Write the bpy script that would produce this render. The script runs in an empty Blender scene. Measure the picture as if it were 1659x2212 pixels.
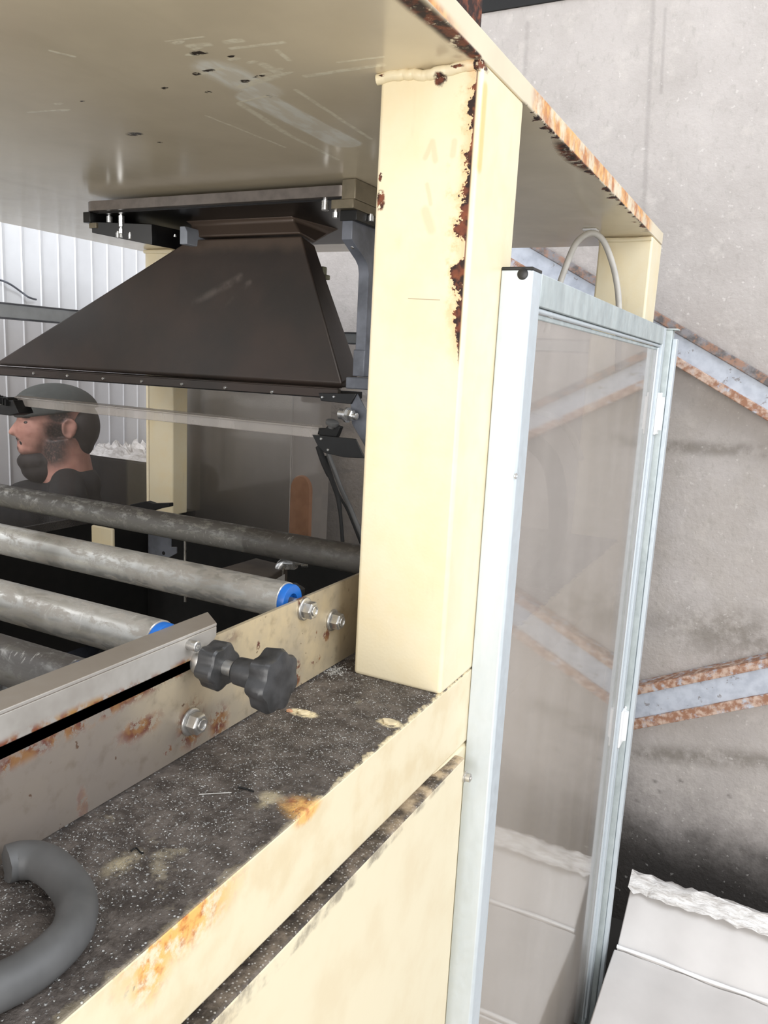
import bpy, bmesh, math, random
from mathutils import Vector, Matrix
random.seed(7)
C = bpy.context.scene
H = 2.12                       # the eye stands this high above the floor; all z below are relative to the eye

# ------------------------------------------------------------------ camera
W_, H_ = 1659, 2212
FOC = 1700.0
yaw, pitch, roll = math.radians(27.0), math.radians(10.57), math.radians(2.95)
f_ = Vector((-math.sin(yaw)*math.cos(pitch), math.cos(yaw)*math.cos(pitch), -math.sin(pitch)))
r0 = Vector((math.cos(yaw), math.sin(yaw), 0)); u0 = r0.cross(f_)
r_ = math.cos(roll)*r0 + math.sin(roll)*u0; u_ = r_.cross(f_)
cd = bpy.data.cameras.new('camera'); cam = bpy.data.objects.new('camera', cd); C.collection.objects.link(cam)
cd.sensor_fit = 'VERTICAL'; cd.sensor_height = 36.0; cd.lens = FOC/H_*36.0
cd.clip_start = 0.02; cd.clip_end = 60
m = Matrix((r_, u_, -f_)).transposed().to_4x4(); m.translation = Vector((0, 0, H)); cam.matrix_world = m
C.camera = cam

# ------------------------------------------------------------------ light
w = bpy.data.worlds.new('sky'); C.world = w; w.use_nodes = True
bg = w.node_tree.nodes['Background']; bg.inputs[0].default_value = (0.93, 0.96, 1.0, 1); bg.inputs[1].default_value = 0.72
def area(name, loc, to, sx, sy, power, col):
    l = bpy.data.lights.new(name, 'AREA'); l.shape = 'RECTANGLE'; l.size = sx; l.size_y = sy; l.energy = power; l.color = col
    o = bpy.data.objects.new(name, l); C.collection.objects.link(o); o.location = loc
    o.rotation_euler = (Vector(to)-Vector(loc)).to_track_quat('-Z', 'Y').to_euler()
    return o
area('doorway_daylight', (0.6, -3.4, H-0.25), (-0.6, 1.2, H-0.1), 3.6, 3.4, 196, (1.0, 0.97, 0.93))
area('skylight', (2.8, 1.0, H+2.6), (-0.2, 1.8, H-0.4), 3.0, 3.0, 142, (0.91, 0.95, 1.0))
area('side_fill', (-2.46, 0.5, H+1.35), (-2.52, 2.1, H-0.25), 0.42, 1.5, 42, (0.95, 0.97, 1.0))  # added fill lamp that brightens the man and the left wall
C.view_settings.view_transform = 'Standard'; C.view_settings.look = 'None'
C.view_settings.exposure = 0.14; C.view_settings.gamma = 1.0; C.view_settings.use_curve_mapping = False

# ------------------------------------------------------------------ pixel rays onto real planes (photo measurements)
def ray(x, y): return (x-829.5)/FOC*r_ - (y-1106)/FOC*u_ + f_
def onx(x, y, X): d = ray(x, y); return d*(X/d.x)
def ony(x, y, Y): d = ray(x, y); return d*(Y/d.y)
def onz(x, y, Z): d = ray(x, y); return d*(Z/d.z)

XR, YA, YB, XL = -0.3887, 0.966, 2.235, -2.19      # outer face of the frame, fronts of the columns
ZT, ZR = -0.45, 0.368                              # ledge top and roof underside

# ------------------------------------------------------------------ shader helpers
def lin(r, g, b):
    f = lambda c: (c/255/12.92 if c/255 <= .04045 else ((c/255+.055)/1.055)**2.4)
    return (f(r), f(g), f(b), 1)
class S:
    def __init__(s, T, k): s.T, s.k = T, k
    def _m(s, op, *a, clamp=False):
        n = s.T.nt.nodes.new('ShaderNodeMath'); n.operation = op; n.use_clamp = clamp
        for i, v in enumerate((s,)+a):
            if isinstance(v, S): s.T.nt.links.new(v.k, n.inputs[i])
            else: n.inputs[i].default_value = v
        return S(s.T, n.outputs[0])
    def __add__(s, o): return s._m('ADD', o)
    __radd__ = __add__
    def __sub__(s, o): return s._m('SUBTRACT', o)
    def __rsub__(s, o): return (s*-1)+o
    def __mul__(s, o): return s._m('MULTIPLY', o)
    __rmul__ = __mul__
    def abs(s): return s._m('ABSOLUTE')
    def max(s, o): return s._m('MAXIMUM', o)
    def min(s, o): return s._m('MINIMUM', o)
    def inv(s): return 1-s
class T:
    def __init__(s, name):
        s.m = bpy.data.materials.new(name); s.m.use_nodes = True; s.nt = s.m.node_tree; s.nt.nodes.clear()
        s.out = s.nt.nodes.new('ShaderNodeOutputMaterial')
        g = s.nt.nodes.new('ShaderNodeNewGeometry'); a = s.nt.nodes.new('ShaderNodeVectorMath'); a.operation = 'SUBTRACT'
        a.inputs[1].default_value = (0, 0, H); s.nt.links.new(g.outputs['Position'], a.inputs[0]); s.P = a.outputs[0]
        x = s.nt.nodes.new('ShaderNodeSeparateXYZ'); s.nt.links.new(s.P, x.inputs[0])
        s.x, s.y, s.z = (S(s, x.outputs[i]) for i in range(3))
        nz = s.nt.nodes.new('ShaderNodeSeparateXYZ'); s.nt.links.new(g.outputs['True Normal'], nz.inputs[0])
        s.nx, s.ny, s.nz = (S(s, nz.outputs[i]) for i in range(3))
        s.WP = None
    def vm(s, op, a, b=None, out=0):
        n = s.nt.nodes.new('ShaderNodeVectorMath'); n.operation = op
        for i, v in enumerate((a, b)):
            if v is None: continue
            if isinstance(v, (tuple, Vector)): n.inputs[i].default_value = tuple(v)
            else: s.nt.links.new(v, n.inputs[i])
        return n.outputs[out]
    def scaled(s, sx, sy, sz): return s.vm('MULTIPLY', s.P, (sx, sy, sz))
    def noise(s, scale, detail=3, rough=.55, vec=None, dist=0, color=False):
        n = s.nt.nodes.new('ShaderNodeTexNoise'); n.inputs['Scale'].default_value = scale; n.inputs['Detail'].default_value = detail
        n.inputs['Roughness'].default_value = rough; n.inputs['Distortion'].default_value = dist
        s.nt.links.new(vec or s.P, n.inputs['Vector'])
        return n.outputs['Color'] if color else S(s, n.outputs[0])
    def vor(s, scale, vec=None):
        n = s.nt.nodes.new('ShaderNodeTexVoronoi'); n.inputs['Scale'].default_value = scale
        s.nt.links.new(vec or s.P, n.inputs['Vector']); return S(s, n.outputs[0])
    def ss(s, a, b, x):
        n = s.nt.nodes.new('ShaderNodeMapRange'); n.interpolation_type = 'SMOOTHSTEP'
        inv = a > b
        n.inputs[1].default_value = min(a, b); n.inputs[2].default_value = max(a, b)
        n.inputs[3].default_value = 1.0 if inv else 0.0; n.inputs[4].default_value = 0.0 if inv else 1.0
        s.nt.links.new(x.k, n.inputs[0]); return S(s, n.outputs[0])
    def mix(s, f, a, b):
        n = s.nt.nodes.new('ShaderNodeMix'); n.data_type = 'RGBA'
        for sock, v in ((n.inputs[0], f), (n.inputs[6], a), (n.inputs[7], b)):
            if isinstance(v, S): s.nt.links.new(v.k, sock)
            elif isinstance(v, (tuple, float, int)): sock.default_value = v
            else: s.nt.links.new(v, sock)
        return n.outputs[2]
    def warp(s, amt=.006, scale=60):
        if s.WP is None:
            c = s.noise(scale, 4, .65, color=True)
            c = s.vm('SUBTRACT', c, (.5, .5, .5)); c = s.vm('MULTIPLY', c, (amt*2, amt*2, amt*2)); s.WP = s.vm('ADD', s.P, c)
        return s.WP
    LW = None
    def lwarp(s):
        if s.LW is None:
            c = s.noise(26, 4, .6, color=True); c = s.vm('SUBTRACT', c, (.5, .5, .5)); c = s.vm('MULTIPLY', c, (.0045, .0045, .0045)); s.LW = s.vm('ADD', s.P, c)
        return s.LW
    def blob(s, c, r, soft=.25):
        v = s.vm('SUBTRACT', s.warp(), tuple(c)); r = r if isinstance(r, tuple) else (r, r, r)
        v = s.vm('MULTIPLY', v, tuple(1/q for q in r)); l = S(s, s.vm('LENGTH', v, out=1))
        return s.ss(1+soft, 1-soft, l)
    def seg(s, a, b, wd, soft=.5, warp=True):
        a, b = Vector(a), Vector(b); d = b-a; L2 = d.dot(d)
        pa = s.vm('SUBTRACT', s.lwarp() if warp else s.P, tuple(a))
        t = S(s, s.vm('DOT_PRODUCT', pa, tuple(d/L2), out=1)); t = t._m('ADD', 0.0, clamp=True)
        n = s.nt.nodes.new('ShaderNodeVectorMath'); n.operation = 'SCALE'; n.inputs[0].default_value = tuple(d); s.nt.links.new(t.k, n.inputs[3])
        v = s.vm('SUBTRACT', pa, n.outputs[0]); l = S(s, s.vm('LENGTH', v, out=1))
        return s.ss(wd*(1+soft), wd*(1-soft), l)
    def union(s, *ms):
        o = ms[0]
        for q in ms[1:]: o = o.max(q)
        return o
    def pbr(s, base, rough=.5, metal=0, spec=.5, bump=None, bstr=.3, bdist=.002, trans=None, coat=0):
        b = s.nt.nodes.new('ShaderNodeBsdfPrincipled')
        for nm, v in (('Base Color', base), ('Roughness', rough), ('Metallic', metal), ('Specular IOR Level', spec), ('Coat Weight', coat)):
            if isinstance(v, S): s.nt.links.new(v.k, b.inputs[nm])
            elif isinstance(v, (int, float, tuple)): b.inputs[nm].default_value = v
            else: s.nt.links.new(v, b.inputs[nm])
        if bump is not None:
            n = s.nt.nodes.new('ShaderNodeBump'); n.inputs['Strength'].default_value = bstr; n.inputs['Distance'].default_value = bdist
            s.nt.links.new(bump.k, n.inputs['Height']); s.nt.links.new(n.outputs[0], b.inputs['Normal'])
        s.nt.links.new(b.outputs[0], s.out.inputs[0]); return s.m

# ------------------------------------------------------------------ materials
CREAM = lin(233, 221, 190)
RUST, DRUST, ORANGE = lin(108, 58, 40), lin(44, 26, 22), lin(206, 132, 58)
def rustcol(t): return t.mix(t.ss(.42, .62, t.noise(70, 4)), DRUST, t.mix(t.ss(.4, .7, t.noise(38, 3)), RUST, lin(140, 78, 48)))
def m_column(name, rusty):
    t = T(name); n1 = t.noise(14, 4)
    col = t.mix(t.ss(.35, .75, n1), CREAM, lin(232, 216, 178))
    col = t.mix(t.ss(.62, .8, t.noise(30, 3, vec=t.scaled(1, 1, .25)))*.5, col, lin(205, 190, 158))
    bump = t.noise(240, 3)*.25+t.noise(60, 2)*.6
    if rusty:
        wn = t.noise(26, 5, .7, vec=t.scaled(1, 1, 1))
        dx = (XR-.007)-t.x                       # distance from the front arris along the face
        wid = t.ss(.42, .68, wn)*.023+.0015
        prof = t.ss(.02, .12, t.z)*t.ss(.395, .33, t.z)*.75+.25*t.ss(-.0, .02, t.z)
        front = t.ss(YA+.004, YA+.001, t.y)
        inn = (wid*prof-dx)
        rm = t.ss(-.0006, .0012, inn)*t.ss(-.002, .001, dx)*t.ss(-.005, .02, t.z)*front
        stain = t.ss(-.018, .004, inn)*t.ss(-.004, .004, dx)*t.ss(-.01, .04, t.z)*front
        col = t.mix(stain*.62, col, lin(224, 168, 104))
        P = lambda x, y: ony(x, y, YA)
        chips = t.union(t.blob(P(951, 172), (.0085, .02, .007)), t.blob(P(993, 147), (.009, .02, .002)), t.blob(P(829, 168), (.004, .02, .002)),
                        t.blob(P(822, 433), (.006, .02, .013)), t.blob(P(822, 382), (.0025, .02, .005)),
                        t.blob(P(1034, 142), (.006, .02, .006)), t.blob(P(1046, 136), (.006, .02, .009)))
        tan = t.union(t.seg(P(918, 340), P(935, 305), .0035), t.seg(P(935, 310), P(940, 345), .004), t.seg(P(978, 335), P(981, 305), .004),
                      t.seg(P(922, 400), P(930, 440), .0028), t.seg(P(918, 455), P(932, 495), .006))
        col = t.mix(tan*.55, col, lin(214, 194, 158))
        scr = t.seg(P(882, 645), P(950, 648), .0006, warp=False)
        col = t.mix(scr*.7, col, lin(150, 134, 108))
        yel = t.seg((XR+.001, YA+.012, .34), (XR+.001, YA+.010, .25), .008)
        col = t.mix(yel*.6, col, lin(236, 186, 92))
        allr = t.union(rm, chips*t.ss(.38, .46, t.noise(150, 4, .7)))
        col = t.mix(allr, col, rustcol(t)); bump = bump-allr*.9
        return t.pbr(col, allr*.4+.38, bump=bump, bstr=.35, bdist=.0015)
    return t.pbr(col, .4, bump=bump, bstr=.3, bdist=.0012)
M = {}
M['column'] = m_column('cream_paint_rusted', True)
M['cream'] = m_column('cream_paint', False)

def m_roof():
    t = T('roof_underside_paint')
    U = lambda x, y: onz(x, y, ZR)
    base = t.mix(t.ss(.3, .75, t.noise(5, 4)), lin(226, 213, 186), lin(213, 200, 174))
    long = t.noise(9, 4, vec=t.scaled(1, .22, 1)); base = t.mix(t.ss(.55, .8, long)*.35, base, lin(190, 178, 152))
    pale = t.union(t.seg(U(555, 212), U(742, 308), .030, .15), t.seg(U(470, 150), U(560, 195), .030, .35))
    streak = t.ss(.4, .62, t.noise(60, 3, vec=t.scaled(1, .3, 1)))
    base = t.mix(pale*(streak*.5+.45), base, lin(246, 244, 232))
    sc = t.union(t.seg(U(520, 225), U(620, 290), 0.0059), t.seg(U(620, 290), U(730, 345), 0.0043), t.seg(U(640, 195), U(800, 300), 0.0037),
                 t.seg(U(500, 105), U(612, 92), 0.0034), t.seg(U(600, 110), U(625, 130), 0.0037), t.seg(U(660, 165), U(828, 140), 0.0043), t.seg(U(730, 135), U(828, 123), 0.0024),
                 t.seg(U(445, 250), U(615, 318), 0.0027), t.seg(U(60, 243), U(135, 237), 0.0027), t.seg(U(110, 110), U(160, 122), 0.0031),
                 t.seg(U(515, 222), U(575, 208), 0.0027), t.seg(U(410, 100), U(450, 96), 0.0051), t.seg(U(490, 92), U(520, 88), 0.0051),
                 t.seg(U(520, 188), U(595, 165), 0.0068), t.seg(U(570, 140), U(605, 160), 0.0068), t.seg(U(360, 90), U(440, 80), 0.0020))
    ch_ = t.union(*[t.blob(U(*q), (.010, .004, .05)) for q in ((425, 105), (440, 160), (470, 150), (560, 172), (575, 160), (505, 128), (535, 182), (415, 118), (545, 135), (505, 88), (385, 92), (600, 150), (620, 158), (140, 238), (125, 224))]); sc = sc.max(ch_)
    ft = t.ss(.42, .56, t.noise(90, 3)); sc = sc*(ft*.5+.5)
    col = t.mix(sc*.9, base, lin(247, 240, 216))
    dk = t.union(t.blob(U(430, 115), (.012, .006, .05)), t.blob(U(425, 160), (.007, .005, .05)), t.blob(U(450, 152), (.010, .004, .05)), t.blob(U(560, 165), (.009, .004, .05)),
                 t.blob(U(450, 199), (.006, .003, .05)), t.blob(U(355, 190), (.006, .003, .05)), t.blob(U(500, 122), (.006, .003, .05)), t.blob(U(530, 176), (.008, .004, .05)), t.blob(U(582, 208), (.004, .005, .05)),
                 t.blob(U(290, 290), (.016, .009, .05)), t.blob(U(345, 308), (.004, .004, .05)), t.blob(U(178, 219), (.005, .002, .05)))
    dk = dk*t.ss(.40, .52, t.noise(110, 3))
    col = t.mix(dk, col, lin(52, 44, 36))
    # rust along the outer edge of the sheet
    e = XR-t.x
    rn = t.noise(22, 5, .7)
    wid = t.ss(.45, .7, rn)*.022
    near = t.union(t.seg((XR-.016, .78, ZR), (XR-.005, .93, ZR), .012, .5), t.seg((XR-.006, .92, ZR), (XR-.004, .95, ZR), .010, .4))*t.ss(.34, .44, t.noise(55, 5, .7))
    under = t.ss(ZR+.004, ZR+.001, t.z)
    rim = t.ss(-.001, .002, wid-e)*t.ss(1.12, 1.16, t.y)*t.ss(2.2, 2.1, t.y)
    side = t.ss(XR-.002, XR-.0005, t.x)*t.ss(ZR+.001, ZR+.003, t.z)
    big = t.blob((XR-.004, 1.42, ZR), (.020, .10, .03), .3)
    r1 = t.union(rim, near, big*t.ss(.36, .46, t.noise(48, 5, .7)))*under.max(.0)
    col = t.mix(r1, col, rustcol(t))
    halo = t.ss(-.03, .0, wid-e)*t.ss(1.12, 1.16, t.y)*under
    sn = t.ss(.38, .56, t.noise(16, 5, .65))
    so = side*t.ss(1.145, 1.19, t.y)*t.ss(2.22, 2.12, t.y)*sn
    orange = t.mix(t.ss(.35, .65, t.noise(45, 4)), lin(232, 170, 92), lin(176, 100, 46))
    col = t.mix(so*.9, col, orange)
    lip = side*t.ss(ZR+.014, ZR+.004, t.z)*t.ss(.93, .80, t.y)
    col = t.mix(lip*.9, col, orange)
    rough = (1-r1)*.10*(t.noise(8, 2)*.6+.75)+r1*.7+pale*.12+.09+side*.3
    bump = t.noise(26, 2)*.5-r1*1.2-dk*.6+sc*.5
    return t.pbr(col, rough, spec=.75, bump=bump, bstr=.16, bdist=.0016)
M['roof'] = m_roof()

def m_beam():
    t = T('ledge_grime')
    top = t.ss(.4, .8, t.nz)
    cream = t.mix(t.ss(.4, .7, t.noise(18, 4)), lin(230, 217, 186), lin(222, 205, 170))
    # grime on top
    g = t.mix(t.ss(.35, .7, t.noise(35, 5, .7)), lin(58, 51, 47), lin(102, 94, 88))
    g = t.mix(t.ss(.60, .72, t.noise(14, 5, .7))*.75, g, lin(148, 138, 118))
    sp = t.ss(.27, .17, t.vor(210))*t.ss(.46, .56, t.noise(120, 3))
    sp2 = t.ss(.60, .68, t.noise(330, 3, .6))*t.ss(.40, .55, t.noise(9, 3))
    g = t.mix(t.union(sp, sp2)*.8, g, lin(206, 206, 204))
    edge = XR-t.x
    en = t.noise(34, 5, .7)
    bare = t.ss(-.002, .002, en*.034-.0125-edge)
    pts = t.union(t.blob(onz(843, 1562, ZT), (.016, .012, .05)), t.blob(onz(655, 1540, ZT), (.020, .010, .05)), t.blob(onz(580, 1725, ZT), (.010, .016, .05), .6)*.45, t.blob(onz(265, 1865, ZT), (.009, .018, .05), .7)*.4)
    g = t.mix(t.union(bare*(t.ss(.55, .8, t.y)*.7+.15), pts)*t.ss(.3, .5, t.noise(60, 4)), g, lin(226, 210, 172))
    # rust on the outer edge
    E = lambda x, y: onx(x, y, XR)
    rz = t.noise(40, 5, .7)
    r1 = t.union(t.blob(E(400, 2000), (.06, .060, .022), .7), t.blob(E(330, 2075), (.05, .022, .03), .6))*t.ss(.36, .52, rz)
    r2 = t.blob(E(665, 1758), (.03, .022, .008), .5)
    rr = t.union(r1, r2*.9)
    side = 1-top
    oc = t.mix(t.ss(.45, .7, t.noise(85, 4)), lin(240, 184, 104), lin(188, 108, 48))
    oc = t.mix(t.ss(.68, .76, t.noise(60, 4)), oc, DRUST)
    c2 = t.mix(rr, cream, oc)
    fl = t.ss(.0, .003, en*.02-.0085-(t.z*-1+ZT))*side           # flaked rim just under the edge
    c2 = t.mix(fl*.5*t.ss(.3, .6, t.noise(50, 4)), c2, lin(120, 106, 92))
    col = t.mix(top, c2, t.mix(r2*.8, g, oc))
    bump = top*(t.noise(90, 4)*1.4+t.union(sp, sp2)*.8+t.noise(20, 3)*.8)+side*t.noise(60, 3)*.15
    return t.pbr(col, top*.25+.42, bump=bump, bstr=.7, bdist=.004)
M['beam'] = m_beam()
def m_panel():
    t = T('panel_cream_dirty_lip')
    top = t.ss(.3, .7, t.nz)
    cream = t.mix(t.ss(.4, .7, t.noise(12, 4)), lin(230, 218, 188), lin(225, 210, 178))
    g = t.mix(t.ss(.35, .7, t.noise(40, 5, .7)), lin(56, 49, 44), lin(120, 108, 96))
    g = t.mix(t.ss(.30, .2, t.vor(240))*.6, g, lin(190, 186, 180))
    far = t.ss(.80, .98, t.y+t.noise(30, 4)*.1)
    g = t.mix(far*t.ss(.35, .6, t.noise(28, 4))*.9, g, lin(206, 184, 152))
    spill = t.ss(-.583, -.578, t.z+t.noise(60, 4)*.010-.004)*t.ss(.4, .6, t.noise(25, 4))
    col = t.mix(top.max(spill*.6), cream, g)
    return t.pbr(col, .5, bump=t.noise(120, 4)*top+t.noise(30, 2)*.1, bstr=.6, bdist=.003)
M['panel'] = m_panel()
def m_steel(name, a, b, rust=0, rough=.38, metal=.85, stretch=(1, 1, 1), nscale=30):
    t = T(name); n = t.noise(nscale, 4, .65, vec=t.scaled(*stretch))
    col = t.mix(t.ss(.3, .72, n), a, b); r = t.ss(.3, .8, t.noise(nscale*2.3, 3))*.25+rough
    mt = t.noise(4, 1)*0+metal
    bump = t.noise(nscale*6, 3)*.4
    if rust:
        rm = t.ss(.63-rust*.1, .70-rust*.1, t.noise(21, 5, .7)); col = t.mix(rm, col, t.mix(t.ss(.4, .6, t.noise(80, 3)), RUST, lin(160, 112, 62)))
        mt = mt*(1-rm); r = r+rm*.4
    return t.pbr(col, r, mt, bump=bump, bstr=.12, bdist=.001)
M['steel'] = m_steel('bright_steel', lin(206, 204, 200), lin(160, 158, 154), rough=.25)
M['chrome'] = m_steel('zinc_bolt', lin(225, 225, 225), lin(190, 190, 188), rough=.16)
M['alu'] = m_steel('anodised_aluminium', lin(204, 211, 216), lin(196, 204, 209), rough=.42, metal=.3, stretch=(1, 1, .2))
M['alu_dull'] = m_steel('dull_aluminium_rail', lin(196, 204, 204), lin(172, 180, 181), rough=.5, metal=.45, stretch=(1, 1, .5), nscale=22)
def m_plate():
    t = T('stained_stainless_plate')
    n = t.noise(10, 4, .6); col = t.mix(t.ss(.3, .7, n), lin(218, 201, 168), lin(184, 173, 154))
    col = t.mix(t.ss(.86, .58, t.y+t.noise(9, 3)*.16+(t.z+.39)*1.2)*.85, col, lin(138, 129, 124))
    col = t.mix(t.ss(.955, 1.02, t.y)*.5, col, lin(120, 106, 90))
    col = t.mix(t.ss(.5, .8, t.noise(55, 4))*.4, col, lin(110, 96, 80))
    X = -.567; Q = lambda x, y: onx(x, y, X)
    rs = t.union(t.blob(Q(470, 1560), (.05, .018, .022), .5), t.blob(Q(410, 1565), (.05, .022, .028), .4), t.blob(Q(300, 1570), (.05, .03, .012), .5), t.blob(Q(650, 1294), (.05, .010, .010)),
                 t.blob(Q(703, 1366), (.05, .010, .014)), t.blob(Q(680, 1425), (.05, .014, .006)), t.blob(Q(640, 1455), (.05, .008, .02)), t.blob(Q(555, 1395), (.05, .004, .005)),
                 t.blob(Q(500, 1375), (.05, .012, .008), .6)*.5, t.blob(Q(680, 1370), (.05, .003, .005)), t.blob(Q(360, 1620), (.05, .006, .005)), t.blob(Q(175, 1740), (.05, .006, .02))*.6,
                 t.seg(Q(10, 1650), Q(410, 1435), .008, .7)*t.ss(.36, .50, t.noise(45, 4)), t.seg(Q(150, 1530), Q(430, 1420), .004, .6)*t.ss(.45, .6, t.noise(45, 4)))
    rs = rs*t.ss(.43, .51, t.noise(75, 5, .72))
    rc = t.mix(t.ss(.38, .6, t.noise(60, 4)), lin(124, 88, 52), lin(92, 48, 36))
    col = t.mix(rs, col, rc)
    spots = t.ss(.70, .75, t.noise(95, 3)); col = t.mix(spots*.8, col, lin(96, 66, 46))
    return t.pbr(col, rs*.35+t.noise(40, 3)*.15+.34, (1-rs)*.5, bump=t.noise(200, 3)*.3+rs*.5, bstr=.15, bdist=.001)
M['plate'] = m_plate()
def m_roller(name, light, dark, amt):
    t = T(name)
    v = t.scaled(.8, 1.6, 1.6)
    n = t.noise(40, 6, .74, vec=v, dist=.35); grime = t.ss(.52-.1*amt, .66-.1*amt, n)
    top = t.ss(-.25, .9, t.nz)
    streak = t.ss(.60, .68, t.noise(75, 4, .7, vec=t.scaled(1.6, .5, .5), dist=.5))*t.ss(.42, .6, t.noise(7, 3))
    base = t.mix(t.ss(.3, .7, t.noise(9, 3)), light, lin(150, 148, 142))
    col = t.mix((grime*.55+top*.26*amt)._m('ADD', 0, clamp=True), base, dark)
    sec = t.ss(-.845, -.838, t.x+t.noise(30, 3)*.012)*amt*.38
    col = t.mix(sec, col, dark); col = t.mix(streak*.45, col, lin(206, 204, 198))
    return t.pbr(col, grime*.2+.34, (1-grime)*.6, bump=n+streak*.3, bstr=.2, bdist=.0015)
def m_bracket():
    t = T('grey_bracket_steel'); n = t.noise(12, 4, .6)
    col = t.mix(t.ss(.3, .7, n), lin(188, 184, 178), lin(158, 152, 145)); top = t.ss(.4, .8, t.nz)
    col = t.mix(top*.75, col, lin(134, 122, 108))
    ed = t.ss(-.326, -.336, t.z+t.noise(40, 4)*.012-.006)*t.ss(.38, .52, t.noise(36, 4, .7)); ye = t.ss(.66, .72, t.noise(22, 4))*.7
    col = t.mix(t.union(ed, ye)*(1-top), col, t.mix(t.ss(.4, .6, t.noise(70, 3)), lin(128, 70, 48), lin(164, 124, 72)))
    return t.pbr(col, .45, .3, bump=t.noise(90, 3), bstr=.1, bdist=.001)
M['bracket'] = m_bracket()
M['roller'] = m_roller('galvanised_roller', lin(212, 212, 208), lin(126, 117, 106), .7)
M['roller_dirty'] = m_roller('caked_roller', lin(150, 150, 145), lin(52, 46, 42), 1.35)
def flat(name, c, rough=.5, metal=0, n=.12, scale=25, spec=.5, bump=.0):
    t = T(name); d = tuple(max(0, q*(1-n*2.2)) for q in c[:3])+(1,)
    return t.pbr(t.mix(t.ss(.3, .75, t.noise(scale, 4)), c, d), rough, metal, spec, bump=t.noise(scale*5, 3) if bump else None, bstr=bump)
M['blue'] = flat('blue_plastic', lin(34, 110, 200), .35)
M['knob'] = flat('black_knob_plastic', lin(62, 62, 63), .38, n=.3, scale=40, bump=.1)
M['black'] = flat('black_plastic', lin(24, 24, 25), .4, n=.2)
M['matblack'] = flat('black_rubber', lin(14, 14, 15), .7)
M['rubber'] = flat('grey_rubber', lin(92, 92, 92), .55, n=.2, scale=12, bump=.08)
M['rail_grey'] = flat('grey_aluminium', lin(192, 198, 204), .5, .1, n=.06)
M['slate'] = flat('slate_painted_steel', lin(120, 124, 134), .4, .1, n=.25, scale=14)
M['slate_light'] = flat('slate_block', lin(150, 155, 164), .5, n=.1)
M['flange'] = flat('brushed_dark_flange', lin(128, 120, 114), .34, .55, n=.12, scale=40)
M['flange_under'] = flat('black_lacquer', lin(22, 21, 21), .32, n=.2)
M['block'] = flat('olive_metal_block', lin(138, 128, 108), .36, .5, n=.15)
def m_hood():
    t = T('dark_brown_hood')
    col = t.mix(t.ss(.35, .7, t.noise(5, 4)), lin(62, 52, 47), lin(50, 45, 42))
    col = t.mix(t.ss(.72, .9, t.noise(90, 2))*.4, col, lin(96, 88, 82))
    Q = lambda x, y: ony(x, y, 1.59)
    sm = t.union(t.seg(Q(425, 655), Q(520, 600), .008, .9), t.seg(Q(490, 665), Q(540, 610), .006, .9), t.seg(Q(310, 690), Q(330, 680), .004, .9))*t.ss(.35, .65, t.noise(24, 4))
    col = t.mix(sm*.28, col, lin(150, 140, 132))
    tp = t.ss(.24, .275, t.z+t.noise(18, 4)*.03-.015); col = t.mix(tp*.4, col, lin(116, 98, 84))
    return t.pbr(col, .42, .25, bump=t.noise(160, 3), bstr=.08)
M['hood'] = m_hood()
def m_concrete():
    t = T('stained_concrete')
    n = t.noise(2.2, 6, .62); n2 = t.noise(14, 5, .7)
    col = t.mix(t.ss(.3, .7, n), lin(186, 180, 177), lin(169, 163, 159))
    col = t.mix(t.ss(.5, .72, n2)*.5, col, lin(196, 190, 185))
    col = t.mix(t.ss(.52, .7, t.noise(40, 4, .7, vec=t.scaled(1, 1, .5)))*.35, col, lin(150, 146, 140))
    Y = 2.95; Q = lambda x, y: ony(x, y, Y)
    tan = t.ss(.12, -.08, t.z+t.noise(3, 4)*.25-.12)*t.ss(-1.75, -.9, t.z); col = t.mix(tan*.18*t.ss(.35, .6, t.noise(5, 5, .65)), col, lin(158, 148, 134))
    st = t.union(t.seg(Q(1440, 965), Q(1659, 975), .022, .8)*.55, t.blob(Q(1570, 1370), (.20, .2, .09), .8)*.6, t.seg(Q(1380, 1625), Q(1659, 1645), .03, .9)*.6,
                 t.blob(Q(1450, 1345), (.10, .2, .04), .9)*.4)
    col = t.mix(st*t.ss(.3, .6, t.noise(11, 5, .7)), col, lin(104, 98, 88))
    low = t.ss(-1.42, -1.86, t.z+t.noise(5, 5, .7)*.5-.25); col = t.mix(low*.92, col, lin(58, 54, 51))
    dots = t.union(*[t.blob(Q(*q), (.010, .2, .008), .7) for q in ((1414, 1688), (1471, 1687), (1425, 1710), (1376, 1730), (1575, 1720), (1410, 1722))]); col = t.mix(dots*.55*t.ss(.35, .6, t.noise(40, 3)), col, lin(82, 78, 74))
    cr = t.union(t.seg(Q(1413, -20), Q(1400, 240), .007, .8), t.seg(Q(1400, 240), Q(1388, 520), .007, .8), t.seg(Q(1437, 20), Q(1428, 200), .005, .9), t.seg(Q(1140, 50), Q(1133, 160), .007, .9))
    col = t.mix(cr*.28, col, lin(128, 123, 120))
    pit = t.ss(.66, .72, t.noise(55, 3)); col = t.mix(pit*.4, col, lin(216, 212, 208))
    return t.pbr(col, .85, spec=.25, bump=n2+t.noise(70, 4)*.7, bstr=.35, bdist=.01)
M['concrete'] = m_concrete()
def m_floor():
    t = T('dusty_concrete_floor'); col = t.mix(t.ss(.3, .7, t.noise(6, 4)), lin(176, 171, 163), lin(160, 154, 146))
    d = t.seg((-.9, 3.0, FL), (1.2, 3.0, FL), .55, .8).max(t.seg((-.45, 1.2, FL), (-.25, 3.0, FL), .35, .8))  # shade along the wall and door painted into the floor colour
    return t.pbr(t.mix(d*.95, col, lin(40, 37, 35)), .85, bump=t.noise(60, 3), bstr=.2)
FL = -H
M['floor'] = m_floor()
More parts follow.
